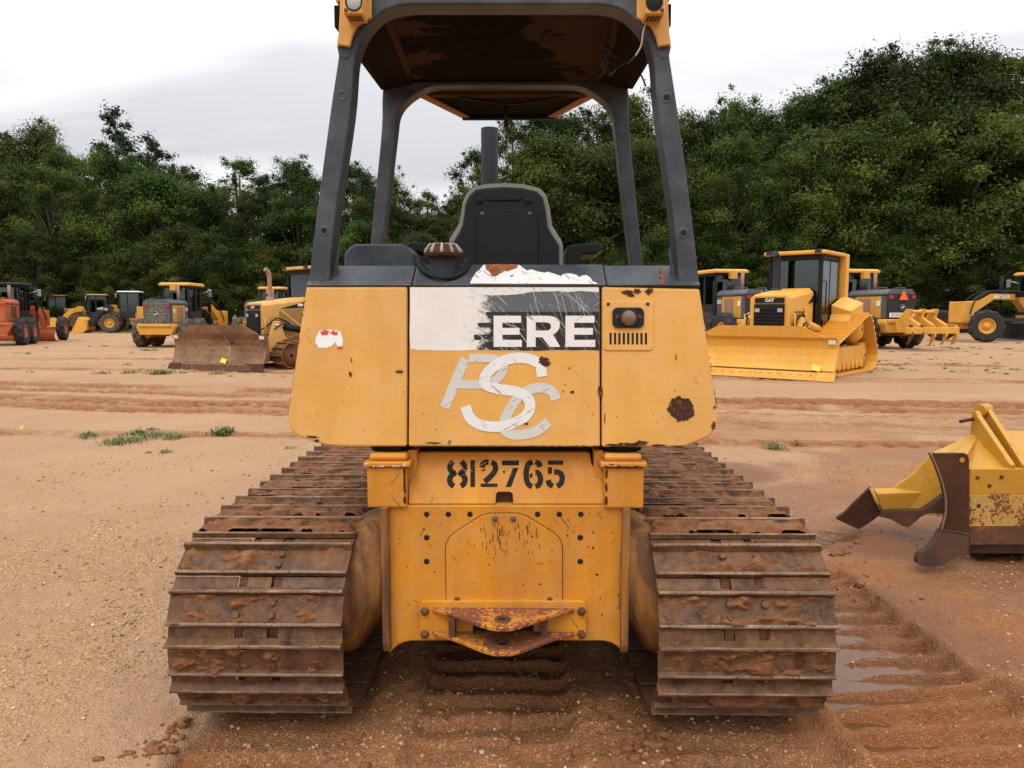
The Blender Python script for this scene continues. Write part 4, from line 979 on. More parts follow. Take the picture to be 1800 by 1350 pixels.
# tank panels
panels = {'side_panel': [[(538, 504), (716, 504), (715, 785), (600, 785), (572, 783), (545, 775), (522, 766), (510, 755), (506, 740), (508, 715)],
                         [(1058, 504), (1230, 508), (1259, 715), (1262, 740), (1259, 752), (1249, 766), (1228, 776), (1205, 785), (1170, 786), (1058, 786)]],
          'centre_panel': [[(720, 504), (1054, 504), (1055, 786), (718, 785)]]}
pan = []
for nm, L in panels.items():
    for P in L:
        pts, d = polyslab(T, P, .42); pan.append(MB().slab(pts, d).build(nm, 'tank', dz, .008, 3))
cpan = pan[2]
m = MB(); m.box(-.66, .66, 2.80, 3.45, 1.03, 1.58); tankbody = m.build('tank_body', 'dark', dz)
# dark sloped cap with three plates
xa, xb_ = T(539, 502).x, T(1231, 502).x
xs1, xs2 = CAPP(728, 485).x, CAPP(1063, 485).x
for i, (x0, x1, u) in enumerate(((xa, xs1-.002, 0), (xs1+.002, xs2-.002, .004), (xs2+.002, xb_, 0))):
    MB().prism([(y_b-.004, z_b+.002), (2.91, z_t+u), (3.42, z_t+u), (3.42, z_b-.02), (y_b+.03, z_b-.02)], 'x', x0, x1).build('tank_cap', 'grey', dz, .004)
m = MB(); m.box(xa+.01, xb_-.01, y_b+.006, y_b+.05, z_b-.012, z_b+.003); m.build('seal_strip', 'black', dz)
# torn white vinyl and bare rust on the cap
m = MB(); m.face([CAPP(a, b, .0065) for a, b in [(826, 501), (829, 494), (833, 487), (838, 480), (842, 478), (850, 468), (884, 467.6), (912, 467.8), (926, 478), (934, 476), (946, 480), (958, 482), (962, 480), (975, 484), (986, 488), (990, 484), (1002, 483), (1014, 486), (1018, 490), (1023, 487), (1031, 486), (1038, 491), (1041, 497), (1047, 499), (1051, 502)]]); m.build('torn_decal', 'vinyl_white', dz, fix=False)
rsm_ = rust_plate('orange_rust', (.20, .06, .02), (.34, .12, .045), .85, 6)
m = MB(); m.face([CAPP(a, b, .009) for a, b in [(853, 468), (880, 467.8), (911, 468), (908, 474), (899, 477), (892, 480), (886, 478), (878, 484), (871, 489), (864, 488), (861, 481), (855, 477)]]); m.build('rust_stain', rsm_, dz, fix=False)
m = MB(); m.face([CAPP(a, b, .0055) for a, b in [(1158, 476), (1162, 473), (1164, 478), (1168, 480), (1167, 488), (1165, 490), (1168, 496), (1166, 501), (1160, 501), (1162, 492), (1158, 488), (1161, 482)]]); m.build('rust_stain', rsm_, dz, fix=False)

# worn lettering decal on the centre panel
dx0, dx1 = T(721, 560).x, T(1052, 560).x; zs = T(886, 548).z
dm = deermat(dx0, dx1, zs)
pts = [(720.5, 505), (760, 505.5), (826, 505), (900, 506), (975, 505), (1053, 505.5), (1053, 560), (1053.5, 616)]
rr = random.Random(4); pts += [(1053-(1053-721)*k/22, 616+rr.uniform(-1.2, .8)) for k in range(1, 22)]+[(721.5, 613), (720, 590), (721, 540)]
decal = MB().face([T(a, b, .0012) for a, b in pts]).build('decal', [dm], cpan, fix=False)
top = [(826, 505.5), (1052.5, 505.5), (1052.5, 514), (1040, 513), (1020, 511.5), (1000, 513.5), (980, 512), (960, 512.5), (935, 513), (915, 517), (890, 519), (862, 519.5), (838, 517), (830, 511)]
MB().face([T(a, b, .0022) for a, b in top]).build('decal_strip', 'vinyl_white', decal, fix=False)
def zx(x, y): return (480+x/2.195, 480+y/2.195)
def rectz(x0, y0, x1, y1): return [zx(x0, y0), zx(x1, y0), zx(x1, y1), zx(x0, y1)]
def letters(name, polys, mat, parent, F, off):
    mb = MB()
    for p in polys: mb.face([F(a, b, off) for a, b in p])
    return mb.build(name, mat, parent, fix=False)
lw = worn('sanded_white_letters', (.76, .73, .69), .10, 30)
E = lambda x0, x1: [rectz(x0, 165, x0+34, 285), rectz(x0+34, 165, x1, 192), rectz(x0+34, 212, x1-6, 238), rectz(x0+34, 258, x1+3, 285)]
letters('letter_e', E(851, 957), lw, decal, T, .0024); letters('letter_e', E(1128, 1240), lw, decal, T, .0024)
bow = catmull([zx(1048, 165), zx(1082, 168), zx(1103, 184), (zx(1106, 204)), zx(1098, 224), zx(1080, 238)], 4); inn = catmull([zx(1060, 222), zx(1070, 215), zx(1072, 204), zx(1066, 194), zx(1048, 190)], 4)
letters('letter_r', [rectz(979, 165, 1013, 285), [zx(1013, 165)]+[(p.x, p.y) for p in bow]+[(p.x, p.y) for p in inn]+[zx(1013, 190)], [zx(1013, 222), zx(1060, 222), zx(1080, 238.5), zx(1108, 285), zx(1068, 285), zx(1038, 248), zx(1013, 248)]], lw, decal, T, .0024)
# a ghost of the first letters, almost sanded away
gh_ = worn('ghost_letters', (.03, .029, .028), .40, 26)
letters('letter_ghost', [rectz(788, 192, 849, 211), rectz(776, 238, 849, 258), rectz(822, 150, 980, 164), rectz(842, 165, 850.5, 285)], gh_, decal, T, .002)
# hand lettering P S C
def strokemesh(path, w, F, off, n=6, taper=None, closed=False):
    P = catmull([(a, b, 0) for a, b in path], n); L = stroke(P, w); mb = MB()
    V = [F(q.x, q.y, off) for pr in L for q in pr]; mb.add(V, [(2*i, 2*i+1, 2*i+3, 2*i+2) for i in range(len(L)-1)]); return mb
psc = strokemesh([(782, 717), (800, 672), (818, 631)], 17, T, .0013)
psc.join(strokemesh([(824, 629.5), (852, 629.5), (874, 632), (885, 642), (881, 658), (866, 671), (846, 676), (802, 675)], 15, T, .0016))
P_ = psc.build('letter_p', 'psc_grey', cpan, fix=False)
strokemesh([(977, 703), (972, 690), (957, 682), (934, 684), (912, 698), (896, 720), (886, 742), (888, 757), (903, 764), (925, 763), (946, 756), (964, 741)], 17.5, T, .0019).build('letter_c', 'psc_grey', cpan, fix=False)
strokemesh([(953, 662), (949, 643), (934, 632), (910, 629), (886, 634), (864, 648), (852, 664), (856, 677), (878, 684), (906, 688), (926, 698), (932, 714), (923, 732), (902, 744), (874, 750), (846, 747), (827, 735), (818, 714)], 18.5, T, .0023).build('letter_s', 'psc_white', cpan, fix=False)
# rust patches that broke through the paint
rp_mat = rust_plate('flaked_rust', (.035, .016, .012), (.085, .032, .018), .85, 8)
rb = MB()
def patch(cx, cy, rx, ry, seed, off=.0028, rough=.28):
    q = [T(a, b, off) for a, b in jag(cx, cy, rx, ry, seed, 54, rough)]
    if seed < 32 and rx*ry > 5: MB().face(q).build('rust_patch', [rp_mat], dz, fix=False)
    else: rb.face(q)
patch(1197, 719, 22, 22, 1, rough=.16); patch(957, 636, 10, 8, 2); patch(1103, 514, 9, 4, 3); patch(1120, 512, 5, 5, 4, rough=.4); patch(1109, 519, 6, 3, 14); patch(1141, 512, 7, 5, 5, rough=.45)
patch(1055, 688, 4.5, 9, 6); patch(1006, 689, 3.5, 2.5, 7); patch(925, 745, 3, 2, 8); patch(1001, 647, 1.5, 1.5, 9); patch(990, 688, 1.2, 1.5, 10)
patch(1095, 782, 27, 3.5, 11, rough=.35); patch(1124, 780, 13, 5, 12, rough=.4); patch(1158, 783, 11, 2.6, 13, rough=.4); patch(1192, 785, 12, 1.5, 31)
patch(549, 768, 10, 2, 15, rough=.4); patch(557, 775, 4, 3, 16); patch(1254, 748, 3.5, 7, 17); patch(1256, 716, 1.8, 3, 18); patch(1063, 735, 1.2, 8, 19, rough=.5); patch(616, 658, 3, 4, 20, rough=.5); patch(702, 654, 6, 2, 21, .0026)
patch(762, 778.5, 14, 1.2, 22); patch(618, 633, 1, 4, 23); patch(1188, 628, 1, 5, 24)
for k in range(70):
    x = 725+rr.random()*330; patch(x, 784.6, .8+3.2*rr.random(), .5+rr.random()*1.0, 50+k)
for k in range(26):
    t = rr.random(); patch(1233+t*27, 520+t*200, .6, 1+2*rr.random(), 130+k); t = rr.random(); patch(537-t*29, 525+t*195, .5, 1+1.5*rr.random(), 160+k)
for k in range(34): patch(530+rr.random()*700, 630+rr.random()*150, .4+.7*rr.random(), .4+.8*rr.random(), 200+k)
tag(rb.build('rust_speck', [rp_mat], dz, fix=False), kind='stuff')
m = MB(); m.face([T(a, b, .0015) for a, b in jag(790, 777, 3, 4, 61)]); m.face([T(a, b, .0015) for a, b in jag(703, 652, 7, 2, 62, rough=.4)]); m.build('paint_fleck', plain('green_fleck', (.12, .16, .06), .6), dz, fix=False)
# torn sticker on the left panel
st = [zx(a, b) for a, b in [(176, 225), (205, 218), (262, 224), (270, 262), (266, 290), (250, 282), (240, 268), (225, 284), (205, 290), (172, 290), (163, 262)]]
rs_ = random.Random(8); ring = []
for i in range(len(st)):
    a, b = Vector(st[i]), Vector(st[(i+1) % len(st)])
    for k in range(6): p = a.lerp(b, k/6); ring.append((p.x+rs_.uniform(-1.1, 1.1), p.y+rs_.uniform(-1.1, 1.1)))
sk = MB().face([T(a, b, .0013) for a, b in ring]).build('torn_sticker', 'white', pan[0], fix=False)
m = MB()
for cx, cy, rx, ry, s in ((200, 230, 15, 12, 1), (236, 232, 13, 9, 2), (258, 288, 10, 6, 3)): a, b = zx(cx, cy); m.face([T(p, q, .002) for p, q in jag(a, b, rx/2.195, ry/2.195, 70+s)])
m.build('red_print', plain('red_print', (.55, .05, .03), .5), sk, fix=False)
# tail lamp with louvres
def rrect(x0, y0, x1, y1, r, n=4):
    out = []
    for cx, cy, a0 in ((x1-r, y0+r, -90), (x1-r, y1-r, 0), (x0+r, y1-r, 90), (x0+r, y0+r, 180)):
        for k in range(n+1): a = R_(a0+90*k/n); out.append((cx+r*math.cos(a), cy+r*math.sin(a)))
    return out
lp = MB().slab([T(a, b, .005) for a, b in rrect(1059.5, 530, 1148, 616, 7)], (0, .006, 0)).build('lamp_plate', 'tank', dz, .0015)
MB().slab([T(a, b, .016) for a, b in rrect(1076, 541.5, 1131, 577, 9)], (0, .012, 0)).build('lamp_housing', 'black', lp, .003)
c = T(1104, 558.5, .018); k = MB(); k.lathe([(.0345, .0), (.0345, -.008), (.029, -.009), (.028, -.004)], c, 'y', 28); k.build('lamp_ring', 'dark', lp)
k = MB(); k.lathe([(.028, -.003), (.020, -.006), (.010, -.0085), (.0005, -.0092)], c, 'y', 28); k.build('lens', 'amber', lp)
for a in (1069, 1138): k = MB(); q = T(a, 534.5, .005); k.lathe([(.0065, 0), (.0065, -.004), (.004, -.006), (.0003, -.006)], q, 'y', 12); k.build('bolt', 'edgerust', lp)
for a in (1084.5, 1123): k = MB(); q = T(a, 559, .016); k.lathe([(.009, 0), (.009, -.002), (.0003, -.003)], q, 'y', 12); k.build('bolt', 'edgerust', lp)
for i in range(9):
    x = 1073+i*7.75; MB().slab([T(a, b, .0056) for a, b in rrect(x-2, 585, x+2, 606, 1.9)], (0, .0004, 0)).build('louvre_slot_shade', 'hole', lp)  # no opening is cut: dark strips paint the shade of the slots

# rollover frame: rear and front hoops
def hoop(outer, inner, c, y, depth, mat='grey'):
    sm_ = lambda P: [(q.x, q.y) for q in catmull([(a, b, 0) for a, b in P], 4)]
    outer, inner = sm_(outer), sm_(inner)
    L = lambda s, P: [LY(c+s*(c-a) if s > 0 else a, b, y) for a, b in P]
    ol, orr, il, ir = L(-1, outer), L(1, outer), L(-1, inner), L(1, inner)
    poly = ol+orr[::-1]+ir+il[::-1]
    q = [(p.x, p.z) for p in poly]
    return MB().prism(q, 'y', y, y+depth).build('rollover_hoop', mat, dz, .006, 2)
hr = hoop([(542, 503), (556, 380), (580, 200), (593, 113), (597, 85), (606, 50), (622, 20), (645, -4), (680, -20), (720, -26)],
          [(578, 503), (589, 380), (615, 200), (622, 113), (627, 88), (636, 62), (651, 40), (674, 19), (706, 9), (740, 7)], 886, 2.80, .105)
hf = hoop([(640, 520), (651, 430), (661, 330), (671, 225), (672, 170), (677, 140), (700, 125), (740, 120)],
          [(661, 520), (672, 430), (684, 330), (696, 227), (699, 204), (706, 188), (719, 174), (736, 162), (754, 153), (780, 150)], 888.5, 3.86, .10)
# raised welds and pads on the posts
for px, py, nm in ((570, 406, 1), (1201, 410, 1), (1172, 172, 1), (601, 168, 0)):
    q = LY(px, py, 2.80); k = MB(); k.lathe([(.020, -.0002), (.019, -.0012), (.010, -.0014), (.0095, .0)], q, 'y', 20); k.build('post_boss', 'grey', hr)
    if nm: k = MB(); k.lathe([(.0105, -.0016), (.0002, -.0017)], q, 'y', 14); k.build('bolt_hole_disc', 'hole', hr)  # flat dark disc paints the shade of the hole
for s in (-1, 1):
    f = lambda a: 886+s*(886-a)
    k = MB(); k.slab([LY(f(a), b, 2.797) for a, b in [(592, 80), (614, 82), (617, 92), (612, 101), (604, 104), (596, 99)]], (0, .006, 0)); k.build('weld_pad', 'grey', hr, .002)
    k = MB(); k.slab([LY(f(a), b, 2.835) for a, b in [(594, 432), (597, 446), (590, 492), (579, 503), (586, 470)]], (0, .012, 0)); k.build('gusset', 'grey', hr, .002)
# roof
m = MB(); zc_ = 2.66
out = [(-.62, 2.92), (.62, 2.92), (.62, 3.96), (.52, 4.0), (.265, 4.53), (-.265, 4.53), (-.52, 4.0), (-.62, 3.96)]
roof_lip_mat = plain('tan_roof_edge', (.30, .17, .10), .7, sc=4, spec=.1)
roof = MB().prism([(a*1.03, b) for a, b in out], 'z', zc_+.012, zc_+.12).build('roof', 'yellow', dz, .02)
m = MB().prism(out, 'z', zc_, zc_+.011); m.build('roof_liner', 'ceiling', roof)
for s in (-1, 1):
    m = MB(); m.loft([[(s*.455, 2.905, 2.655), (s*.46, 2.905, 2.645), (s*.60, 2.905, 2.575), (s*.635, 2.905, 2.575), (s*.635, 2.905, 2.655)],
                      [(s*.47, 3.86, 2.655), (s*.475, 3.86, 2.65), (s*.60, 3.86, 2.625), (s*.635, 3.86, 2.622), (s*.635, 3.86, 2.655)]]); m.build('roof_rail', 'roofdark', roof, .006)
    m = MB(); m.slab([(s*.435, 2.95, 2.658), (s*.455, 2.95, 2.64), (s*.475, 3.72, 2.648), (s*.462, 3.72, 2.658)], (s*.008, 0, 0)); m.build('trim_strip', 'rooftan', roof)
    m = MB(); m.slab([(s*.525, 3.965, 2.648), (s*.268, 4.528, 2.648), (s*.225, 4.515, 2.648), (s*.47, 3.965, 2.648)], (0, 0, .010)); m.build('roof_lip', roof_lip_mat, roof)
m = MB(); m.box(-.275, .275, 4.50, 4.535, 2.640, 2.658); m.build('roof_lip', 'black', roof, .004)
m = MB(); m.box(-.40, .42, 3.965, 4.02, 2.628, 2.658); m.build('cross_rail', 'rooftan', roof)
m = MB(); m.tube(catmull([(-.38, 3.97, 2.655), (-.15, 4.0, 2.61), (.05, 4.02, 2.598), (.3, 4.0, 2.63), (.42, 3.97, 2.655)]), .007, 6); m.cyl((-.01, 4.2, 2.65), (-.01, 4.2, 2.52), .012, 8); m.build('wire', 'black', roof)
m = MB(); m.tube(catmull([(.44, 3.0, 2.65), (.455, 3.2, 2.62), (.43, 3.4, 2.60), (.46, 3.55, 2.62), (.45, 3.75, 2.65)]), .008, 6)
ccl = [(.455+.03*math.cos(a), 3.3+.055*math.sin(a), 2.60-.03*math.cos(a)) for a in [k*math.pi/8 for k in range(15)]]; m.tube(ccl, .006, 6)
m.tube(catmull([LY(1063, 95, 2.95), LY(1070, 130, 3.0), LY(1085, 118, 3.05), LY(1098, 110, 3.0)]), .006, 6); m.build('wire', 'black', roof)
m = MB(); m.tube(catmull([LY(1138, 33, 2.78), LY(1131, 55, 2.78), LY(1127, 80, 2.79), LY(1117, 98, 2.80)]), .0035, 6); m.build('wire', plain('pale_wire', (.45, .42, .38), .6), roof)
m = MB(); m.tube(catmull([LY(1117, 98, 2.80), LY(1110, 106, 2.80), LY(1103, 112, 2.81)]), .0035, 6); m.tube([LY(1127, 132, 3.2), LY(1131, 141, 3.2), LY(1135, 152, 3.2)], .004, 5); m.build('wire', 'dark', roof)
# rear lamps in yellow brackets
for s in (-1, 1):
    f = lambda a: 886+s*(886-a)
    br = MB().slab([LY(f(a), b, 2.775) for a, b in [(592, 78), (614, 81), (619, 62), (627, 45), (640, 36), (652, 30), (652, -30), (598, -30), (597, 20), (595, 57)]], (0, .02, 0)).build('lamp_bracket', 'tank', roof, .003)
    a0, a1 = LY(f(603), 24, 2.68), LY(f(637), 24, 2.68); x0, x1 = sorted((a0.x, a1.x)); zb = a0.z
    hb = MB().box(x0, x1, 2.68, 2.774, zb, zb+.14).build('lamp_housing', 'tank', br, .005)
    q = LY(f(622), 4, 2.68); k = MB(); k.lathe([(.030, -.001), (.030, -.004), (.026, -.004), (.025, -.0005)], q, 'y', 24); k.build('lamp_ring', 'black', hb)
    k = MB(); k.lathe([(.025, -.001), (.016, -.004), (.0004, -.005)], q, 'y', 24); k.build('lens', 'lens' if s < 0 else 'black', hb)
    for i in range(5): k = MB(); xx = x0+.014+i*(x1-x0-.028)/4; k.box(xx-.003, xx+.003, 2.70, 2.75, zb-.0006, zb+.001); k.build('louvre_slot_shade', 'hole', hb)  # dark strips paint slot shade on the housing underside
    q = LY(f(608), 18, 2.68); k = MB(); k.lathe([(.006, 0), (.006, -.005), (.0003, -.006)], q, 'y', 8); k.build('bolt', 'edgerust', hb)
# seat
so = [(789, 420), (800, 403), (807, 391), (810, 372), (812, 356), (820, 338), (832, 327), (852, 322), (887, 320), (920, 322), (949, 329), (961, 342), (967, 365), (971, 396), (981, 412), (991, 427), (990, 450), (989, 520), (789, 520)]
si = [(797, 424), (807, 408), (813, 394), (816, 374), (818, 357), (825, 343), (836, 333), (854, 330), (887, 328), (918, 330), (944, 336), (954, 346), (959, 366), (963, 398), (972, 414), (983, 430), (983, 520), (797, 520)]
sr = MB().prism([(p.x, p.z) for p in (LY(a, b, 3.16) for a, b in so)], 'y', 3.16, 3.30).build('seat', 'seatrim', dz, .022, 3)
MB().prism([(p.x, p.z) for p in (LY(a, b, 3.135) for a, b in si)], 'y', 3.135, 3.158).build('seat_shell', 'seat', sr, .014, 3)
sp = [(837, 520), (837, 400), (842, 376), (850, 369), (880, 367), (920, 368), (938, 372), (944, 384), (946, 410), (946, 520)]
MB().prism([(p.x, p.z) for p in (LY(a, b, 3.125) for a, b in sp)], 'y', 3.125, 3.134).build('back_cover', 'seat', sr, .004)
for a in (843, 928): k = MB(); q = LY(a, 352, 3.134); k.lathe([(.017, .001), (.015, -.003), (.010, -.005), (.0004, -.0055)], q, 'y', 16); k.build('shell_bump', 'seat', sr)
MB().prism([(p.x, p.z) for p in (LY(a, b, 3.128) for a, b in [(862, 341), (910, 341), (918, 347), (914, 352), (858, 352), (854, 347)])], 'y', 3.128, 3.136).build('shell_ridge', 'seat', sr, .003)
for a in (848, 931): k = MB(); q = LY(a, 376, 3.125); k.lathe([(.009, 0), (.009, -.004), (.0004, -.006)], q, 'y', 10); k.build('bolt', 'greycap', sr)
# consoles and armrests
MB().prism([(p.x, p.z) for p in (LY(a, b, 3.05) for a, b in [(604, 500), (605, 446), (611, 438), (622, 429), (705, 428), (714, 432), (726, 444), (729, 500)])], 'y', 3.05, 3.5).build('console', 'grey', dz, .01, 3)
MB().prism([(p.x, p.z) for p in (LY(a, b, 3.32) for a, b in [(712, 430), (720, 424), (755, 428), (770, 432), (770, 447), (724, 444)])], 'y', 3.32, 3.65).build('armrest', 'seat', sr, .012, 3)
MB().prism([(p.x, p.z) for p in (LY(a, b, 3.30) for a, b in [(992, 500), (994, 445), (998, 432), (1004, 430), (1046, 426), (1057, 428), (1061, 436), (1058, 443), (1052, 446), (1024, 447), (1020, 452), (1018, 500)])], 'y', 3.30, 3.62).build('armrest', 'seat', sr, .010, 3)
m = MB(); m.tube([LY(1057, 442, 3.29), LY(1037, 460, 3.29)], .006, 6); m.build('bent_bracket', 'edgerust', sr)
# exhaust stack and engine hood ahead of the seat
b0, b1 = LY(860.5, 330, 4.9), LY(860.5, 226, 4.9); m = MB(); m.cyl((b0.x, 4.9, 1.2), (b1.x, 4.9, b1.z), .055, 24); m.build('exhaust', 'pipe_dark', dz)
m = MB(); m.box(-.42, .42, 3.75, 5.5, .55, 1.42); m.build('engine_hood', 'yellow', dz, .03)
# fuel filler
fc = LP(780, 478, CPt, CN); fc = Vector((fc.x, 2.85, 0)); zn = z_b+.03
zc1, zc0 = LY(780, 429, 2.85).z, LY(780, 453, 2.85).z
k = MB(); k.lathe([(.056, zn-.04), (.056, zn+.035), (.050, zn+.04), (.050, zc0+.002)], (fc.x, fc.y, 0), 'z', 28); nk = k.build('filler_neck', 'pipe_dark', dz)
k = MB(); k.lathe([(.02, zc0), (.066, zc0+.002), (.071, zc0+.008), (.071, zc0+.024), (.066, zc0+.030), (.055, zc1-.004), (.001, zc1-.003)], (fc.x, fc.y, 0), 'z', 36); cap_ = k.build('filler_cap', 'plowsteel', nk)
k = MB()
for i in range(11):
    a = 2*math.pi*(i+.3)/11; c_, s_ = math.cos(a), math.sin(a); Q = lambda r, w, z: (fc.x+r*c_-w*s_, fc.y+r*s_+w*c_, z)
    k.loft([[Q(.018, -.003, zc1-.004), Q(.018, .003, zc1-.004), Q(.018, .003, zc1+.003), Q(.018, -.003, zc1+.003)], [Q(.054, -.006, zc1-.012), Q(.054, .006, zc1-.012), Q(.054, .0045, zc1+.001), Q(.054, -.0045, zc1+.001)], [Q(.0735, -.007, zc0+.016), Q(.0735, .007, zc0+.016), Q(.0735, .005, zc0+.028), Q(.0735, -.005, zc0+.028)]])
k.build('grip_rib', plain('worn_aluminium', (.33, .28, .235), .5, .5, sc=60, var=.5), cap_, .0015)
k = MB(); gp = catmull([CAPP(a, b, .012) for a, b in [(737, 463), (740, 472), (750, 484), (765, 491), (782, 493.5), (800, 490), (813, 482), (820, 472), (823, 463)]], 5); k.tube(gp, .014, 10); k.build('filler_gasket', 'black', nk)
# ----- number plate, rear case, hitch
NP = Vector((0, 2.705, .785)); NN = Vector((0, -.20, .085)).normalized()
def NPl(px, py, off=0): return LP(px, py, NP, NN, off)
def RPl(px, py, off=0): p = LY(px, py, 2.70); p.y -= off; return p
plate = [NPl(a, b) for a, b in [(718, 886), (719, 850), (733, 815), (734, 797), (739, 795), (1033, 795), (1037, 797), (1040, 815), (1060, 850), (1061, 886), (902, 886), (901, 868), (896, 865), (876, 865), (872, 868), (871, 886)]]
npo = MB().slab(plate, (0, .03, 0)).build('number_plate', 'chassis', dz, .003)
MB().box(-.05, .04, 2.76, 2.9, .76, .86).build('latch_block', 'edgerust', npo)
m = MB(); m.box(-.44, .44, 2.83, 3.4, .6, 1.0); m.build('case_core', 'black', dz)
dig = {'8': [[(797, 811.5), (792, 817), (791, 824), (795, 830), (799, 832), (794, 835), (790.5, 843), (793, 851), (798, 854.5)], [(811, 811.5), (816, 817), (816.5, 824), (813, 830), (809, 832), (814, 835), (817.5, 843), (815, 851), (810, 854.5)]],
       '2': [[(847.5, 822), (849, 816), (854, 812.5), (859, 812.5)], [(864, 812.7), (869.5, 816), (871, 824), (868, 831), (862, 838), (852, 847)]],
       '6': [[(936, 811.8), (929, 816), (925.5, 826), (925, 836), (926.5, 846), (930, 852.5), (935.5, 855)], [(941, 855), (947.5, 852), (950, 844), (949, 836), (945, 831), (941, 830.5)], [(941.5, 811.8), (947, 815), (949.5, 821)]],
       '5': [[(974, 830), (981, 830), (987, 835), (988, 843), (985, 851), (979, 854.5)], [(972, 854.5), (966, 851), (963.5, 844)]]}
num = MB()
for k, L in dig.items():
    for p in L: num.join(strokemesh(p, 9.6, NPl, .0012, 4))
for p in ([(827, 809), (835, 809), (835, 856), (827, 856)], [(845, 850), (874.5, 850), (874.5, 856), (845, 856)], [(882.5, 809.5), (912, 809.5), (912, 818), (882.5, 818)], [(902, 822.5), (911, 822.5), (898.5, 856), (889, 856)], [(883, 829), (888, 826.5), (887, 833)], [(963, 809.5), (990, 809.5), (990, 817), (963, 817)], [(963, 821), (970.5, 821), (970.5, 832), (963, 834)], [(846.5, 826), (853, 824), (853, 826.5), (847, 829)], [(930.5, 834), (936, 831), (936, 838), (932, 841)]):
    num.face([NPl(a, b, .0012) for a, b in p])
num.build('stencilled_number', 'stencil', npo, fix=False)
# mounts either side
for s in (-1, 1):
    f = lambda a: 888.5+s*(888.5-a)*(1 if s < 0 else 1.0)
    xo, xi = sorted((LY(f(645), 850, 2.68).x, LY(f(714), 850, 2.68).x)); zt_, zb_ = LY(680, 822, 2.68).z, LY(680, 893, 2.68).z
    mo = MB().box(xo, xi, 2.68, 2.95, zb_, zt_).build('mount', 'chassis', dz, .008)
    xo2, xi2 = sorted((LY(f(639), 820, 2.665).x, LY(f(721), 820, 2.665).x)); za, zb2 = LY(680, 800, 2.665).z, LY(680, 813, 2.665).z; zc2 = LY(680, 821, 2.665).z
    MB().box(xo2, xi2, 2.665, 2.96, zc2, zb2).build('mount_flange', 'chassis', mo, .004)
    MB().box(xo2+.015, xi2-.015, 2.69, 2.94, zb2, za).build('mount_pad', 'chassis', mo, .012)
    k = MB(); k.cyl(((xo2+xi2)/2, 2.81, za), ((xo2+xi2)/2, 2.81, 1.03), .085, 20); k.build('rubber_mount', 'black', mo)
    chips = MB(); rc_ = random.Random(40+s)
    for q in range(16):
        x = rc_.uniform(xo2+.004, xi2-.004); h_ = zb2-zc2; z = rc_.choice((zc2+h_*.12, zc2+h_*.12, rc_.uniform(zc2, zb2))); r0 = rc_.uniform(.002, .013); chips.face([(a, 2.6642, min(zb2-.0005, max(zc2+.0005, b))) for a, b in jag(x, z, r0, min(r0*.4, .006), q, 16, .4)])
    tag(chips.build('paint_chip', 'psc_white' if s < 0 else 'plowsteel', mo, fix=False), kind='stuff')
    xe = xi-.006 if s < 0 else xo+.006
    for q in range(3): z = zb_+(.02+.05*q); MB().face([(a, 2.6792, b) for a, b in jag(xe, z+.01, .005, .03*rc_.uniform(.5, 1.1), q+60, 24, .3)]).build('rust_patch', [rp_mat], mo, fix=False)
    # dark spacer between mount and plate
    xs_ = sorted((LY(f(717), 850, 2.74).x, LY(f(733), 850, 2.74).x)); MB().box(xs_[0], xs_[1], 2.745, 2.95, .80, .985).build('spacer', 'chassis', mo, .003)
    # thick rusty-edged side plates
    x0, x1 = sorted((LY(f(670), 1000, 2.66).x, LY(f(683), 1000, 2.66).x)); zt2, zb3 = LY(677, 893, 2.66).z, LY(677, 1152, 2.66).z
    MB().prism([(2.66, zt2), (3.3, zt2), (3.3, .2), (2.72, zb3), (2.67, zb3+.01), (2.66, zb3+.04)], 'x', x0, x1).build('side_plate', 'chassis_dirty', dz, .004)
    # final drive drum
    k = MB(); rg = []
    for x_, zc3, r3 in ((.442, .50, .02), (.442, .50, .23), (.465, .495, .232), (.50, .48, .238), (.535, .455, .252), (.56, .43, .262), (.60, .41, .262), (.74, .40, .25), (.74, .40, .02)):
        rg.append([(s*x_, 2.90+r3*math.cos(2*math.pi*q/48), zc3+r3*math.sin(2*math.pi*q/48)) for q in range(48)])
    k.loft(rg, 0, False, True); k.build('final_drive', 'chassis_dirty', dz)
# rear case plate with arched underside
rc = [(683, 888), (1098, 888), (1098, 1150), (1092, 1143), (1084, 1136), (1074, 1130), (1060, 1127), (880, 1126), (722, 1127), (708, 1130), (698, 1136), (690, 1143), (683, 1150)]
case = MB().slab([RPl(a, b) for a, b in rc], (0, .05, 0)).build('rear_case', 'chassis', dz, .006)
m = MB(); m.box(-.40, .40, 2.76, 5.2, .27, .6); m.build('belly_guard', 'dark', dz)  # unseen plate, added low to block light under the machine
for a, b in ((750, 904), (788, 904), (826, 904), (945, 904), (983, 904), (1021, 904), (750, 945), (750, 987), (1020, 945), (1020, 987)):
    k = MB(); q = RPl(a, b); k.lathe([(.0108, -.0004), (.0098, -.0012), (.0002, -.0013)], q, 'y', 16); k.build('bolt_hole_disc', 'hole', case)  # dark discs on the surface paint the shade inside the holes
cov = [(785, 1062), (784, 958), (790, 945), (800, 936), (826, 919), (845, 907), (862, 902.5), (910, 902.5), (925, 907), (945, 919), (975, 938), (984, 948), (988, 960), (988, 1062)]
cc_ = Vector((886, 985)); MB().slab([RPl(*(Vector(q)+(Vector(q)-cc_).normalized()*1.5), .0010) for q in cov], (0, .003, 0)).build('cover_outline', 'plowsteel', dz)  # thin dark slab added to draw the dark line round the cover
cv = MB().slab([RPl(a, b, .006) for a, b in cov], (0, .008, 0)).build('cover_plate', 'chassis', dz, .002)
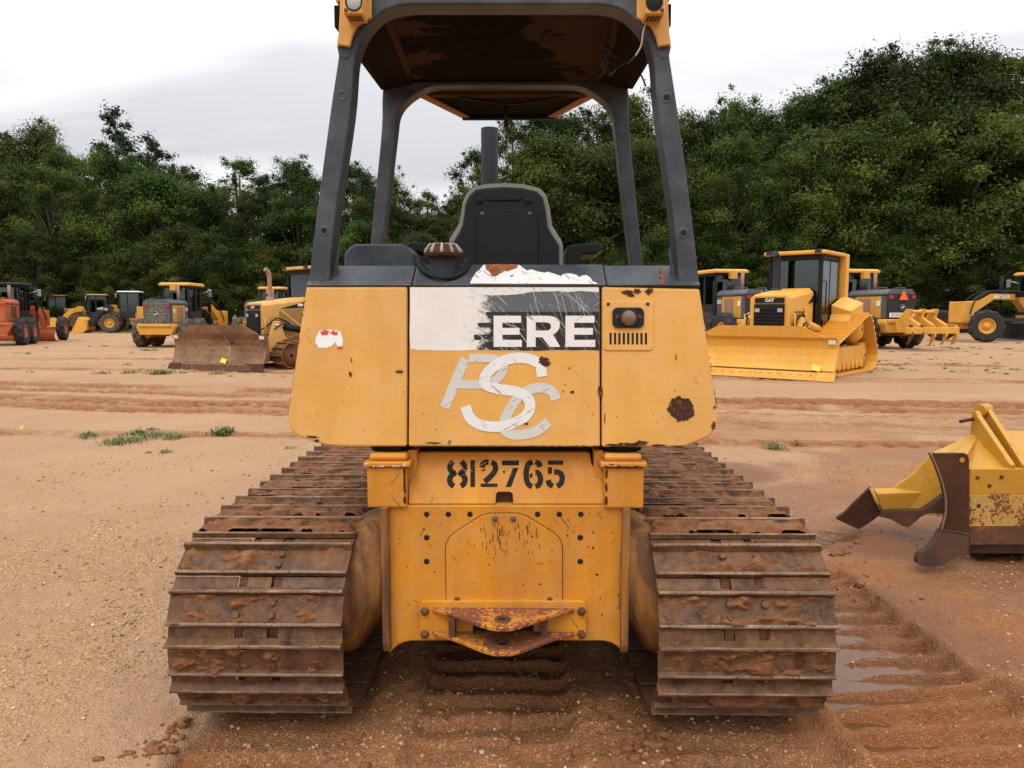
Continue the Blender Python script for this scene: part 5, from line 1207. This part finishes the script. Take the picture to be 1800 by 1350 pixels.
for a, b, mt in ((870, 911, 'greycap'), (902, 911, 'greycap'), (804, 1053, 'edgerust'), (966, 1053, 'edgerust')):
    k = MB(); q = RPl(a, b, .006); k.lathe([(.011, 0), (.011, -.006), (.008, -.009), (.0004, -.009)], q, 'y', 8); k.build('bolt', mt, cv)
sc_ = MB()
for k in range(54):
    x = rr.choice((rr.uniform(845, 905), rr.uniform(868, 950))); y = rr.uniform(915, 968); l = rr.uniform(4, 17); w = rr.uniform(.5, 1.5); sc_.face([RPl(a, b, .0068) for a, b in [(x, y), (x+w, y+1), (x+w*.6, y+l), (x-w*.3, y+l*.9)]])
for k in range(120):
    x, y = rr.uniform(690, 1090), rr.uniform(900, 1120); inside = 785 < x < 988; r0 = .5+rr.random()**3*2; sc_.face([RPl(a, b, .0068 if inside else .0008) for a, b in jag(x, y, r0, r0*rr.uniform(.5, 1.3), k, 10, .4)])
tag(sc_.build('paint_chip', [rp_mat], cv, fix=False), kind='stuff')
# towing hitch: bracket and two tongues
hb = MB().slab([RPl(a, b, .022) for a, b in rrect(738.5, 1053, 1030, 1120, 8)], (0, .021, 0)).build('hitch_bracket', 'chassis', dz, .003)
MB().slab([RPl(a, b, .0235) for a, b in rrect(832, 1086, 938, 1108, 5)], (0, .001, 0)).build('hitch_gap_shade', 'hole', hb)  # near-black patch on the bracket, painting the shade of the gap
for a, b in ((748, 1070), (1021, 1070), (748, 1110), (1021, 1110)):
    k = MB(); q = RPl(a, b, .022); k.lathe([(.0175, 0), (.0175, -.004), (.0135, -.004), (.0135, -.014), (.0004, -.015)], q, 'y', 6); k.build('bolt', 'edgerust', hb)
for py, apex in ((1064, 1097), (1105, 1141)):
    z = RPl(885, py).z; xl, xr = RPl(762, py, .03).x, RPl(1008, py, .03).x; xm = (xl+xr)/2; y1 = 2.68; y0 = 2.50; z1 = z-.016
    ol = [(xl, y1), (xl-.002, y1-.012), (xl+.07, y1-.05), (xm-.075, y0+.03), (xm-.035, y0+.004), (xm, y0), (xm+.035, y0+.004), (xm+.075, y0+.03), (xr-.07, y1-.05), (xr+.002, y1-.012), (xr, y1)]
    tg = MB().prism(ol, 'z', z1, z).build('hitch_tongue', paint('rusty_hitch_yellow', (.66, .27, .015), rust=.95, dirt=.95, rough=.6, dirtcol=(.30, .095, .022), scratch=.8, sc=1.7), hb, .004)
    k = MB(); k.lathe([(.030, z+.0005), (.030, z+.005), (.015, z+.006), (.015, z+.001)], (xm, y0+.065, 0), 'z', 24); k.build('pin_boss', 'edgerust', tg)
    k = MB(); k.lathe([(.015, z+.002), (.0004, z+.002)], (xm, y0+.065, 0), 'z', 16); k.build('pin_hole_shade', 'hole', tg)  # dark disc paints the shade down the pin hole
for s in (-1, 1): m = MB(); m.box(-.012+s*.17-.012, -.012+s*.17+.012, 2.62, 2.68, RPl(885, 1105).z+.001, RPl(885, 1064).z-.017); m.build('hitch_web', 'edgerust', hb)

# ----- crawler tracks, shoe by shoe
RP_, YC, ZC, NS, PT = .306, 2.846, .320, 43, .1566
LS = (NS*PT-2*math.pi*RP_)/2
def tpos(s):
    s %= NS*PT; a = math.pi*RP_
    if s < a: f = s/RP_; return Vector((0, YC-RP_*math.sin(f), ZC-RP_*math.cos(f)))
    s -= a
    if s < LS: return Vector((0, YC+s, ZC+RP_-.012*math.sin(math.pi*s/LS)))
    s -= LS
    if s < a: f = s/RP_; return Vector((0, YC+LS+RP_*math.sin(f), ZC+RP_*math.cos(f)))
    return Vector((0, YC+LS-(s-a), ZC-RP_))
def shoe_mesh(seed, side, mudlevel):
    r = random.Random(seed); mb = MB(); hw = .311; v0, v1 = .039, .050
    j = lambda: r.uniform(-.0015, .0015)
    main = [(-.083, v0), (-.084, v1+.010), (-.078, v1+.013), (-.071, v1+.010), (-.064, v1), (.022, v1), (.029, v1+.026), (.031, v1+.030), (.040, v1+.030), (.042, v1+.026), (.047, v1), (.052, v1-.002), (.052, v0-.002)]
    nx_ = 10; rings = []
    for k in range(nx_+1):
        x = -hw+2*hw*k/nx_; rings.append([(x, u+j()*.8, v+(j()*1.2 if v > v1+.02 else 0)) for u, v in main])
    f0 = len(mb.f); mb.loft(rings); npf = len(main)
    for q in range(f0, len(mb.f)-2):
        if (q-f0) % npf in (6, 7, 8, 1, 2): mb.mi[q] = 2
    for x0, x1 in ((-hw+.002, -.081), (-.043, .043), (.081, hw-.002)):
        mb.loft([[(x0, .051, v1-.003), (x0, .051, v0-.001), (x0, .088, v0-.012), (x0, .090, v1-.014)], [(x1, .051, v1-.003), (x1, .051, v0-.001), (x1, .088, v0-.012), (x1, .090, v1-.014)]])
    for x in (-.062, .062):
        for u in (-.045, -.002):
            mb.cyl((x+side*.003, u, v1), (x+side*.003, u, v1+.015), .0155, 6, 0, .0135)
    # caked mud as a height field over the plate
    rs = np.random.default_rng(seed); nu, nxx = 17, 76; X = np.linspace(-hw+.01, hw-.01, nxx); U = np.linspace(-.076, .0245, nu); XX, UU = np.meshgrid(X, U)
    ox, oy = rs.random(2)*200
    f = fbm(XX*13+ox, UU*30+oy, 5, .62); ctr = np.exp(-((np.abs(XX)-.062)/.026)**2)*(np.exp(-((UU+.045)/.016)**2)+np.exp(-((UU+.002)/.016)**2))*.22+np.exp(-(XX/.16)**2)*.04
    nearg = .07*np.exp(-((UU-.024)/.02)**2)+.05*np.exp(-((UU+.055)/.02)**2)
    hgt = (f+ctr+nearg-(.80-mudlevel))*.13; hgt *= np.clip((hw-.012-np.abs(XX))/.02, 0, 1)
    hgt = np.minimum(hgt, .026)
    ok = hgt > .0006; idx = -np.ones(ok.shape, int); V = []; F = []
    for a in range(nu-1):
        for b in range(nxx-1):
            if ok[a, b] or ok[a+1, b] or ok[a, b+1] or ok[a+1, b+1]:
                q = []
                for aa, bb in ((a, b), (a, b+1), (a+1, b+1), (a+1, b)):
                    if idx[aa, bb] < 0: idx[aa, bb] = len(V); V.append((XX[aa, bb], UU[aa, bb], v1+max(-.002, hgt[aa, bb])))
                    q.append(idx[aa, bb])
                F.append(tuple(q))
    if F: mb.add(V, F, 1, True)
    return mb
for s in (-1, 1):
    cx_ = s*.869
    ch = MB()
    for k in range(NS):
        a, b = tpos(.0748+k*PT), tpos(.0748+(k+1)*PT); d = (b-a).normalized(); nn = Vector((0, -d.z, d.y)); c = (a+b)/2
        for x in (-.062, .062):
            P = [a-d*.012, b+d*.012]
            ch.loft([[(cx_+x-.016, *(q+nn*v).yz) for q, v in ((P[0], -.032), (P[1], -.032), (P[1], .029), (P[0], .029))], [(cx_+x+.016, *(q+nn*v).yz) for q, v in ((P[0], -.032), (P[1], -.032), (P[1], .029), (P[0], .029))]])
        ch.cyl((cx_-.08, a.y, a.z), (cx_+.08, a.y, a.z), .018, 8)
    track = ch.build('track', 'chassis_dirty' if s > 0 else 'edgerust', dz)
    base = None
    for k in range(NS):
        a, b = tpos(.0748+k*PT), tpos(.0748+(k+1)*PT); d = (b-a).normalized(); nn = Vector((0, -d.z, d.y)); c = (a+b)/2
        top = c.z > ZC+.2 and c.y > YC-.05; rear = c.y < YC+.1
        if top or rear:
            lvl = random.uniform(.26, .39) if top else random.uniform(.10, .20)
            if s > 0 and c.z > .3: lvl += .045
            o = shoe_mesh(900+k+60*s, s, lvl).build('track_shoe', ['shoe', 'mud', 'shoe_edge'], track, .0022, 2)
            if not top and not rear: base = o
        else:
            if base is None: base = shoe_mesh(5, s, .1).build('track_shoe', ['shoe', 'mud', 'shoe_edge'], track); o = base
            else: o = base.copy(); COL.objects.link(o); o.parent = track
        Mx = Matrix(((1, 0, 0, cx_+random.uniform(-.004, .004)), (0, d.y, nn.y, c.y), (0, d.z, nn.z, c.z), (0, 0, 0, 1)))
        o.matrix_local = Mx
    k = MB(); k.lathe([(.05, -.12), (.20, -.10), (.235, -.03), (.235, .03), (.20, .10), (.05, .12)], (cx_, YC, ZC), 'x', 36, fn=lambda i, j, r: r*(1.06 if j in (2, 3) and i % 3 == 0 else 1)); k.build('sprocket', 'chassis_dirty', track)
    k = MB(); k.lathe([(.05, -.1), (.235, -.08), (.235, .08), (.05, .1)], (cx_, YC+LS, ZC), 'x', 36)
    k.build('idler', 'chassis_dirty', track)
    k = MB(); k.prism([(YC+.28, .13), (YC+LS-.28, .13), (YC+LS-.25, .36), (YC+LS-.28, .59), (YC+.28, .59), (YC+.25, .4)], 'x', cx_-.13, cx_+.13); k.build('track_frame', 'chassis_dirty', track, .01)
# dozer blade ahead, angled
prof = [(-.10, .03), (-.02, .2), (.03, .42), (.04, .65), (0, .86)]
Bm = Matrix.Translation((0, 6.05, 0)) @ Matrix.Rotation(R_(15), 4, 'Z')
b = arcsheet(3.2, [(-x, z) for x, z in prof], .05).xf(Bm); bl = b.build('blade', 'yellow', dz)
m = MB(); m.box(-.35, .35, 4.9, 6.0, .3, .5); m.build('push_frame', 'yellow', dz, .02)

# ------------------------------------------------------------------ detached plow lying on the right
pl = thing('plow_blade', gnd(1700, 985), 0, 'detached yellow and rusty plow attachment lying in the mud at the right edge', 'plow attachment')
PO = pl.location.copy()
A = lambda px, py, Y: at(px, py, Y)-PO
ep = [(1635, 797), (1697, 797), (1702, 800), (1704, 808), (1704, 958), (1681, 981), (1659, 995), (1640, 997), (1622, 996), (1612.5, 991), (1614, 981), (1618, 972), (1634, 964), (1647, 947), (1656, 930), (1661, 915), (1663, 900), (1662, 874), (1655, 846), (1645, 818)]
up = [q for q in ep if q[1] < 936]+[]
upo = [(1635, 797), (1697, 797), (1702, 800), (1704, 808), (1704, 938), (1654, 932), (1661, 915), (1663, 900), (1662, 874), (1655, 846), (1645, 818)]
e0 = MB().slab([A(a, b, 4.24) for a, b in upo], (0, .03, 0)).build('end_plate', 'plowsteel', pl, .004)
k = MB(); ht = A(1691, 808.5, 4.24); k.lathe([(.0155, -.002), (.0005, -.002)], ht, 'y', 20); k.build('bolt_hole_disc', 'plowpaint', e0)
def _plane_tip(pts):
    a, b_, c = at(1654, 932.5, 4.236), at(1704, 938.5, 4.236), at(1640, 995, 4.15); n = (b_-a).cross(c-a)
    return [Vector((0, 0, H))+ray(*q)*((a-Vector((0, 0, H))).dot(n)/ray(*q).dot(n))-PO for q in pts]
MB().slab(_plane_tip([(1654, 932.5), (1704, 938.5), (1704, 958), (1681, 981), (1659, 994), (1640, 996.5), (1622, 996), (1613, 991), (1614, 981), (1618, 972), (1634, 964), (1647, 947)]), (0, .05, 0)).build('wear_tip', 'plowsteel', pl, .005)
k = MB(); k.tube(catmull([A(1654, 932, 4.234), A(1680, 935, 4.234), A(1704, 939, 4.234)]), .005, 6); k.build('weld_bead', 'edgerust', pl)
k = MB(); k.tube(catmull([A(1636, 798, 4.238), A(1646, 820, 4.238), A(1656, 848, 4.238), A(1662, 875, 4.238), A(1662, 902, 4.238), A(1655, 931, 4.238)]), .006, 6); k.build('worn_edge', plain('polished_edge', (.28, .22, .17), .35, .5), pl)
for y0, y1, mt, dd in ((829, 868.5, 'plowpaint', 0), (869.5, 925.5, 'plowworn', .008), (926.5, 957, 'plowworn' if False else 'edgerust', .014)):
    MB().slab([A(1705, y0-(4.5 if y0 < 830 else 0), 4.29-dd), A(2000, y0-(4.5 if y0 < 830 else 0), 4.29-dd), A(2000, y1, 4.29-dd), A(1705, y1, 4.29-dd)], (0, .05, 0)).build('back_board', mt, pl, .003)
for a, b in ((1718, 839), (1760, 838), (1739, 853), (1720, 888)): k = MB(); q = A(a, b, 4.29 if b < 868 else 4.282); k.lathe([(.011, 0), (.011, -.008), (.0005, -.010)], q, 'y', 10); k.build('bolt', 'edgerust', pl)
F0, F1, B1, B0, A0 = A(1704, 825.5, 4.345), A(2000, 825.5, 4.345), A(2000, 757, 4.95), A(1722, 757, 4.92), A(1636, 797, 4.5)
A1 = A(1697, 797, 4.27)
dk = MB(); dk.slab([F0, F1, B1, B0], (0, 0, -.03)); dk.slab([A0, A(1660, 797, 4.26), A1, F0, B0], (0, 0, -.028)); dk.build('top_deck', 'plowpaint', pl, .003)
MB().slab([A(1704, 958, 4.30), A(2000, 958, 4.30), A(2000, 968, 4.75), A(1704, 960, 4.75)], (0, 0, -.05)).build('keel', 'plowsteel', pl)
MB().slab([A(1690, 830, 4.80), A(2000, 830, 4.80), A(2000, 925, 4.80), A(1690, 925, 4.80)], (0, .06, 0)).build('front_board', 'plowsteel', pl)
def lug(F, Tp, zB):
    hd = Vector((Tp.x-F.x, Tp.y-F.y, 0)); uT = hd.length; hd.normalize(); nn = Vector((hd.y, -hd.x, 0)); zF, zT = F.z, Tp.z
    pr = [(-.02, zF-.03), (-.03, zF+.03)]+[(uT+.052*math.cos(R_(a)), zT-.052+.052*math.sin(R_(a))) for a in range(150, -50, -25)]+[(uT+.055, zB-.05)]
    return MB().slab([Vector((F.x, F.y, 0))+hd*u+Vector((0, 0, z)) for u, z in pr], nn*.03).build('lug', 'plowpaint', pl, .004)
lug(A(1771, 824, 4.33), A(1713, 722, 4.86), A(1722, 757, 4.92).z)
lug(A(1793, 824, 4.33), A(1731, 711, 4.92), A(1735, 757, 4.92).z)
k = MB(); k.cyl(A(1687, 741, 4.87), A(1715, 736, 4.86), .011, 10); k.build('pin', 'plowsteel', pl)
k = MB(); k.cyl(A(1722, 722, 4.89), A(1736, 720, 4.93), .043, 18); k.build('roller', 'plowpaint', pl, .004)
def onplane(p3, pts):
    a, b_, c = [at(*q) for q in p3]; n = (b_-a).cross(c-a); out = []
    for px, py in pts: d = ray(px, py); out.append(Vector((0, 0, H))+d*((a-Vector((0, 0, H))).dot(n)/d.dot(n))-PO)
    return out
WP = [(1545, 868, 5.10), (1637, 799, 4.94), (1665, 905, 4.76)]
wg = MB().slab(onplane(WP, [(1548, 868), (1557.5, 865.5), (1568, 860), (1578, 853), (1588, 846.5), (1597, 840), (1608, 830.5), (1618, 820), (1628, 809), (1637, 799), (1672, 835), (1672, 905), (1622, 900), (1552, 899)]), (.02, .05, 0)).build('wing', 'plowpaint', pl, .004)
MB().slab(onplane([(1541, 868, 5.02), (1626, 865, 4.90), (1585, 898, 4.95)], [(1541, 868), (1626, 865), (1622, 896.5), (1550, 898.5)]), (.015, .08, .02)).build('wing_ledge', 'plowpaint', wg, .006)
MB().slab(onplane([(1545, 868, 4.99), (1637, 830, 4.83), (1665, 905, 4.66)], [(1549, 899), (1622, 897), (1640, 886), (1672, 862), (1672, 905), (1636, 902), (1620, 908), (1610, 917), (1597, 928), (1588, 925), (1578, 920), (1568, 914), (1557, 911), (1544, 908)]), (.01, .06, 0)).build('wing_edge', 'plowsteel', wg, .004)
MB().slab(onplane([(1530, 857, 4.98), (1549, 899, 4.96), (1469, 912, 5.03)], [(1530, 857), (1537, 868), (1549, 899), (1544, 907), (1535, 915), (1524, 922), (1510, 931), (1490, 922), (1469, 912), (1486, 900), (1500, 885), (1516, 870)]), (.02, .05, 0)).build('wing_tip', 'plowsteel', wg, .004)
MB().tube([A(1531, 858, 4.965), A(1540, 880, 4.955), A(1549, 898, 4.945)], .012, 8).build('weld_bead', 'plowworn', wg)

# small marker flag on the left
fl = thing('marker_flag', gnd(36, 766), 0, 'small yellow marker flag standing on the gravel far left', 'marker flag')
k = MB(); k.cyl((0, 0, 0), (.01, 0, .085), .0025, 6); k.build('stake', 'steel', fl)
k = MB(); k.slab([(-.045, 0, .03), (-.005, -.01, .06), (.012, 0, .12), (.035, .01, .13), (.03, .0, .085), (-.01, .0, .05)], (0, .004, 0)); k.build('flag', 'flag', fl)
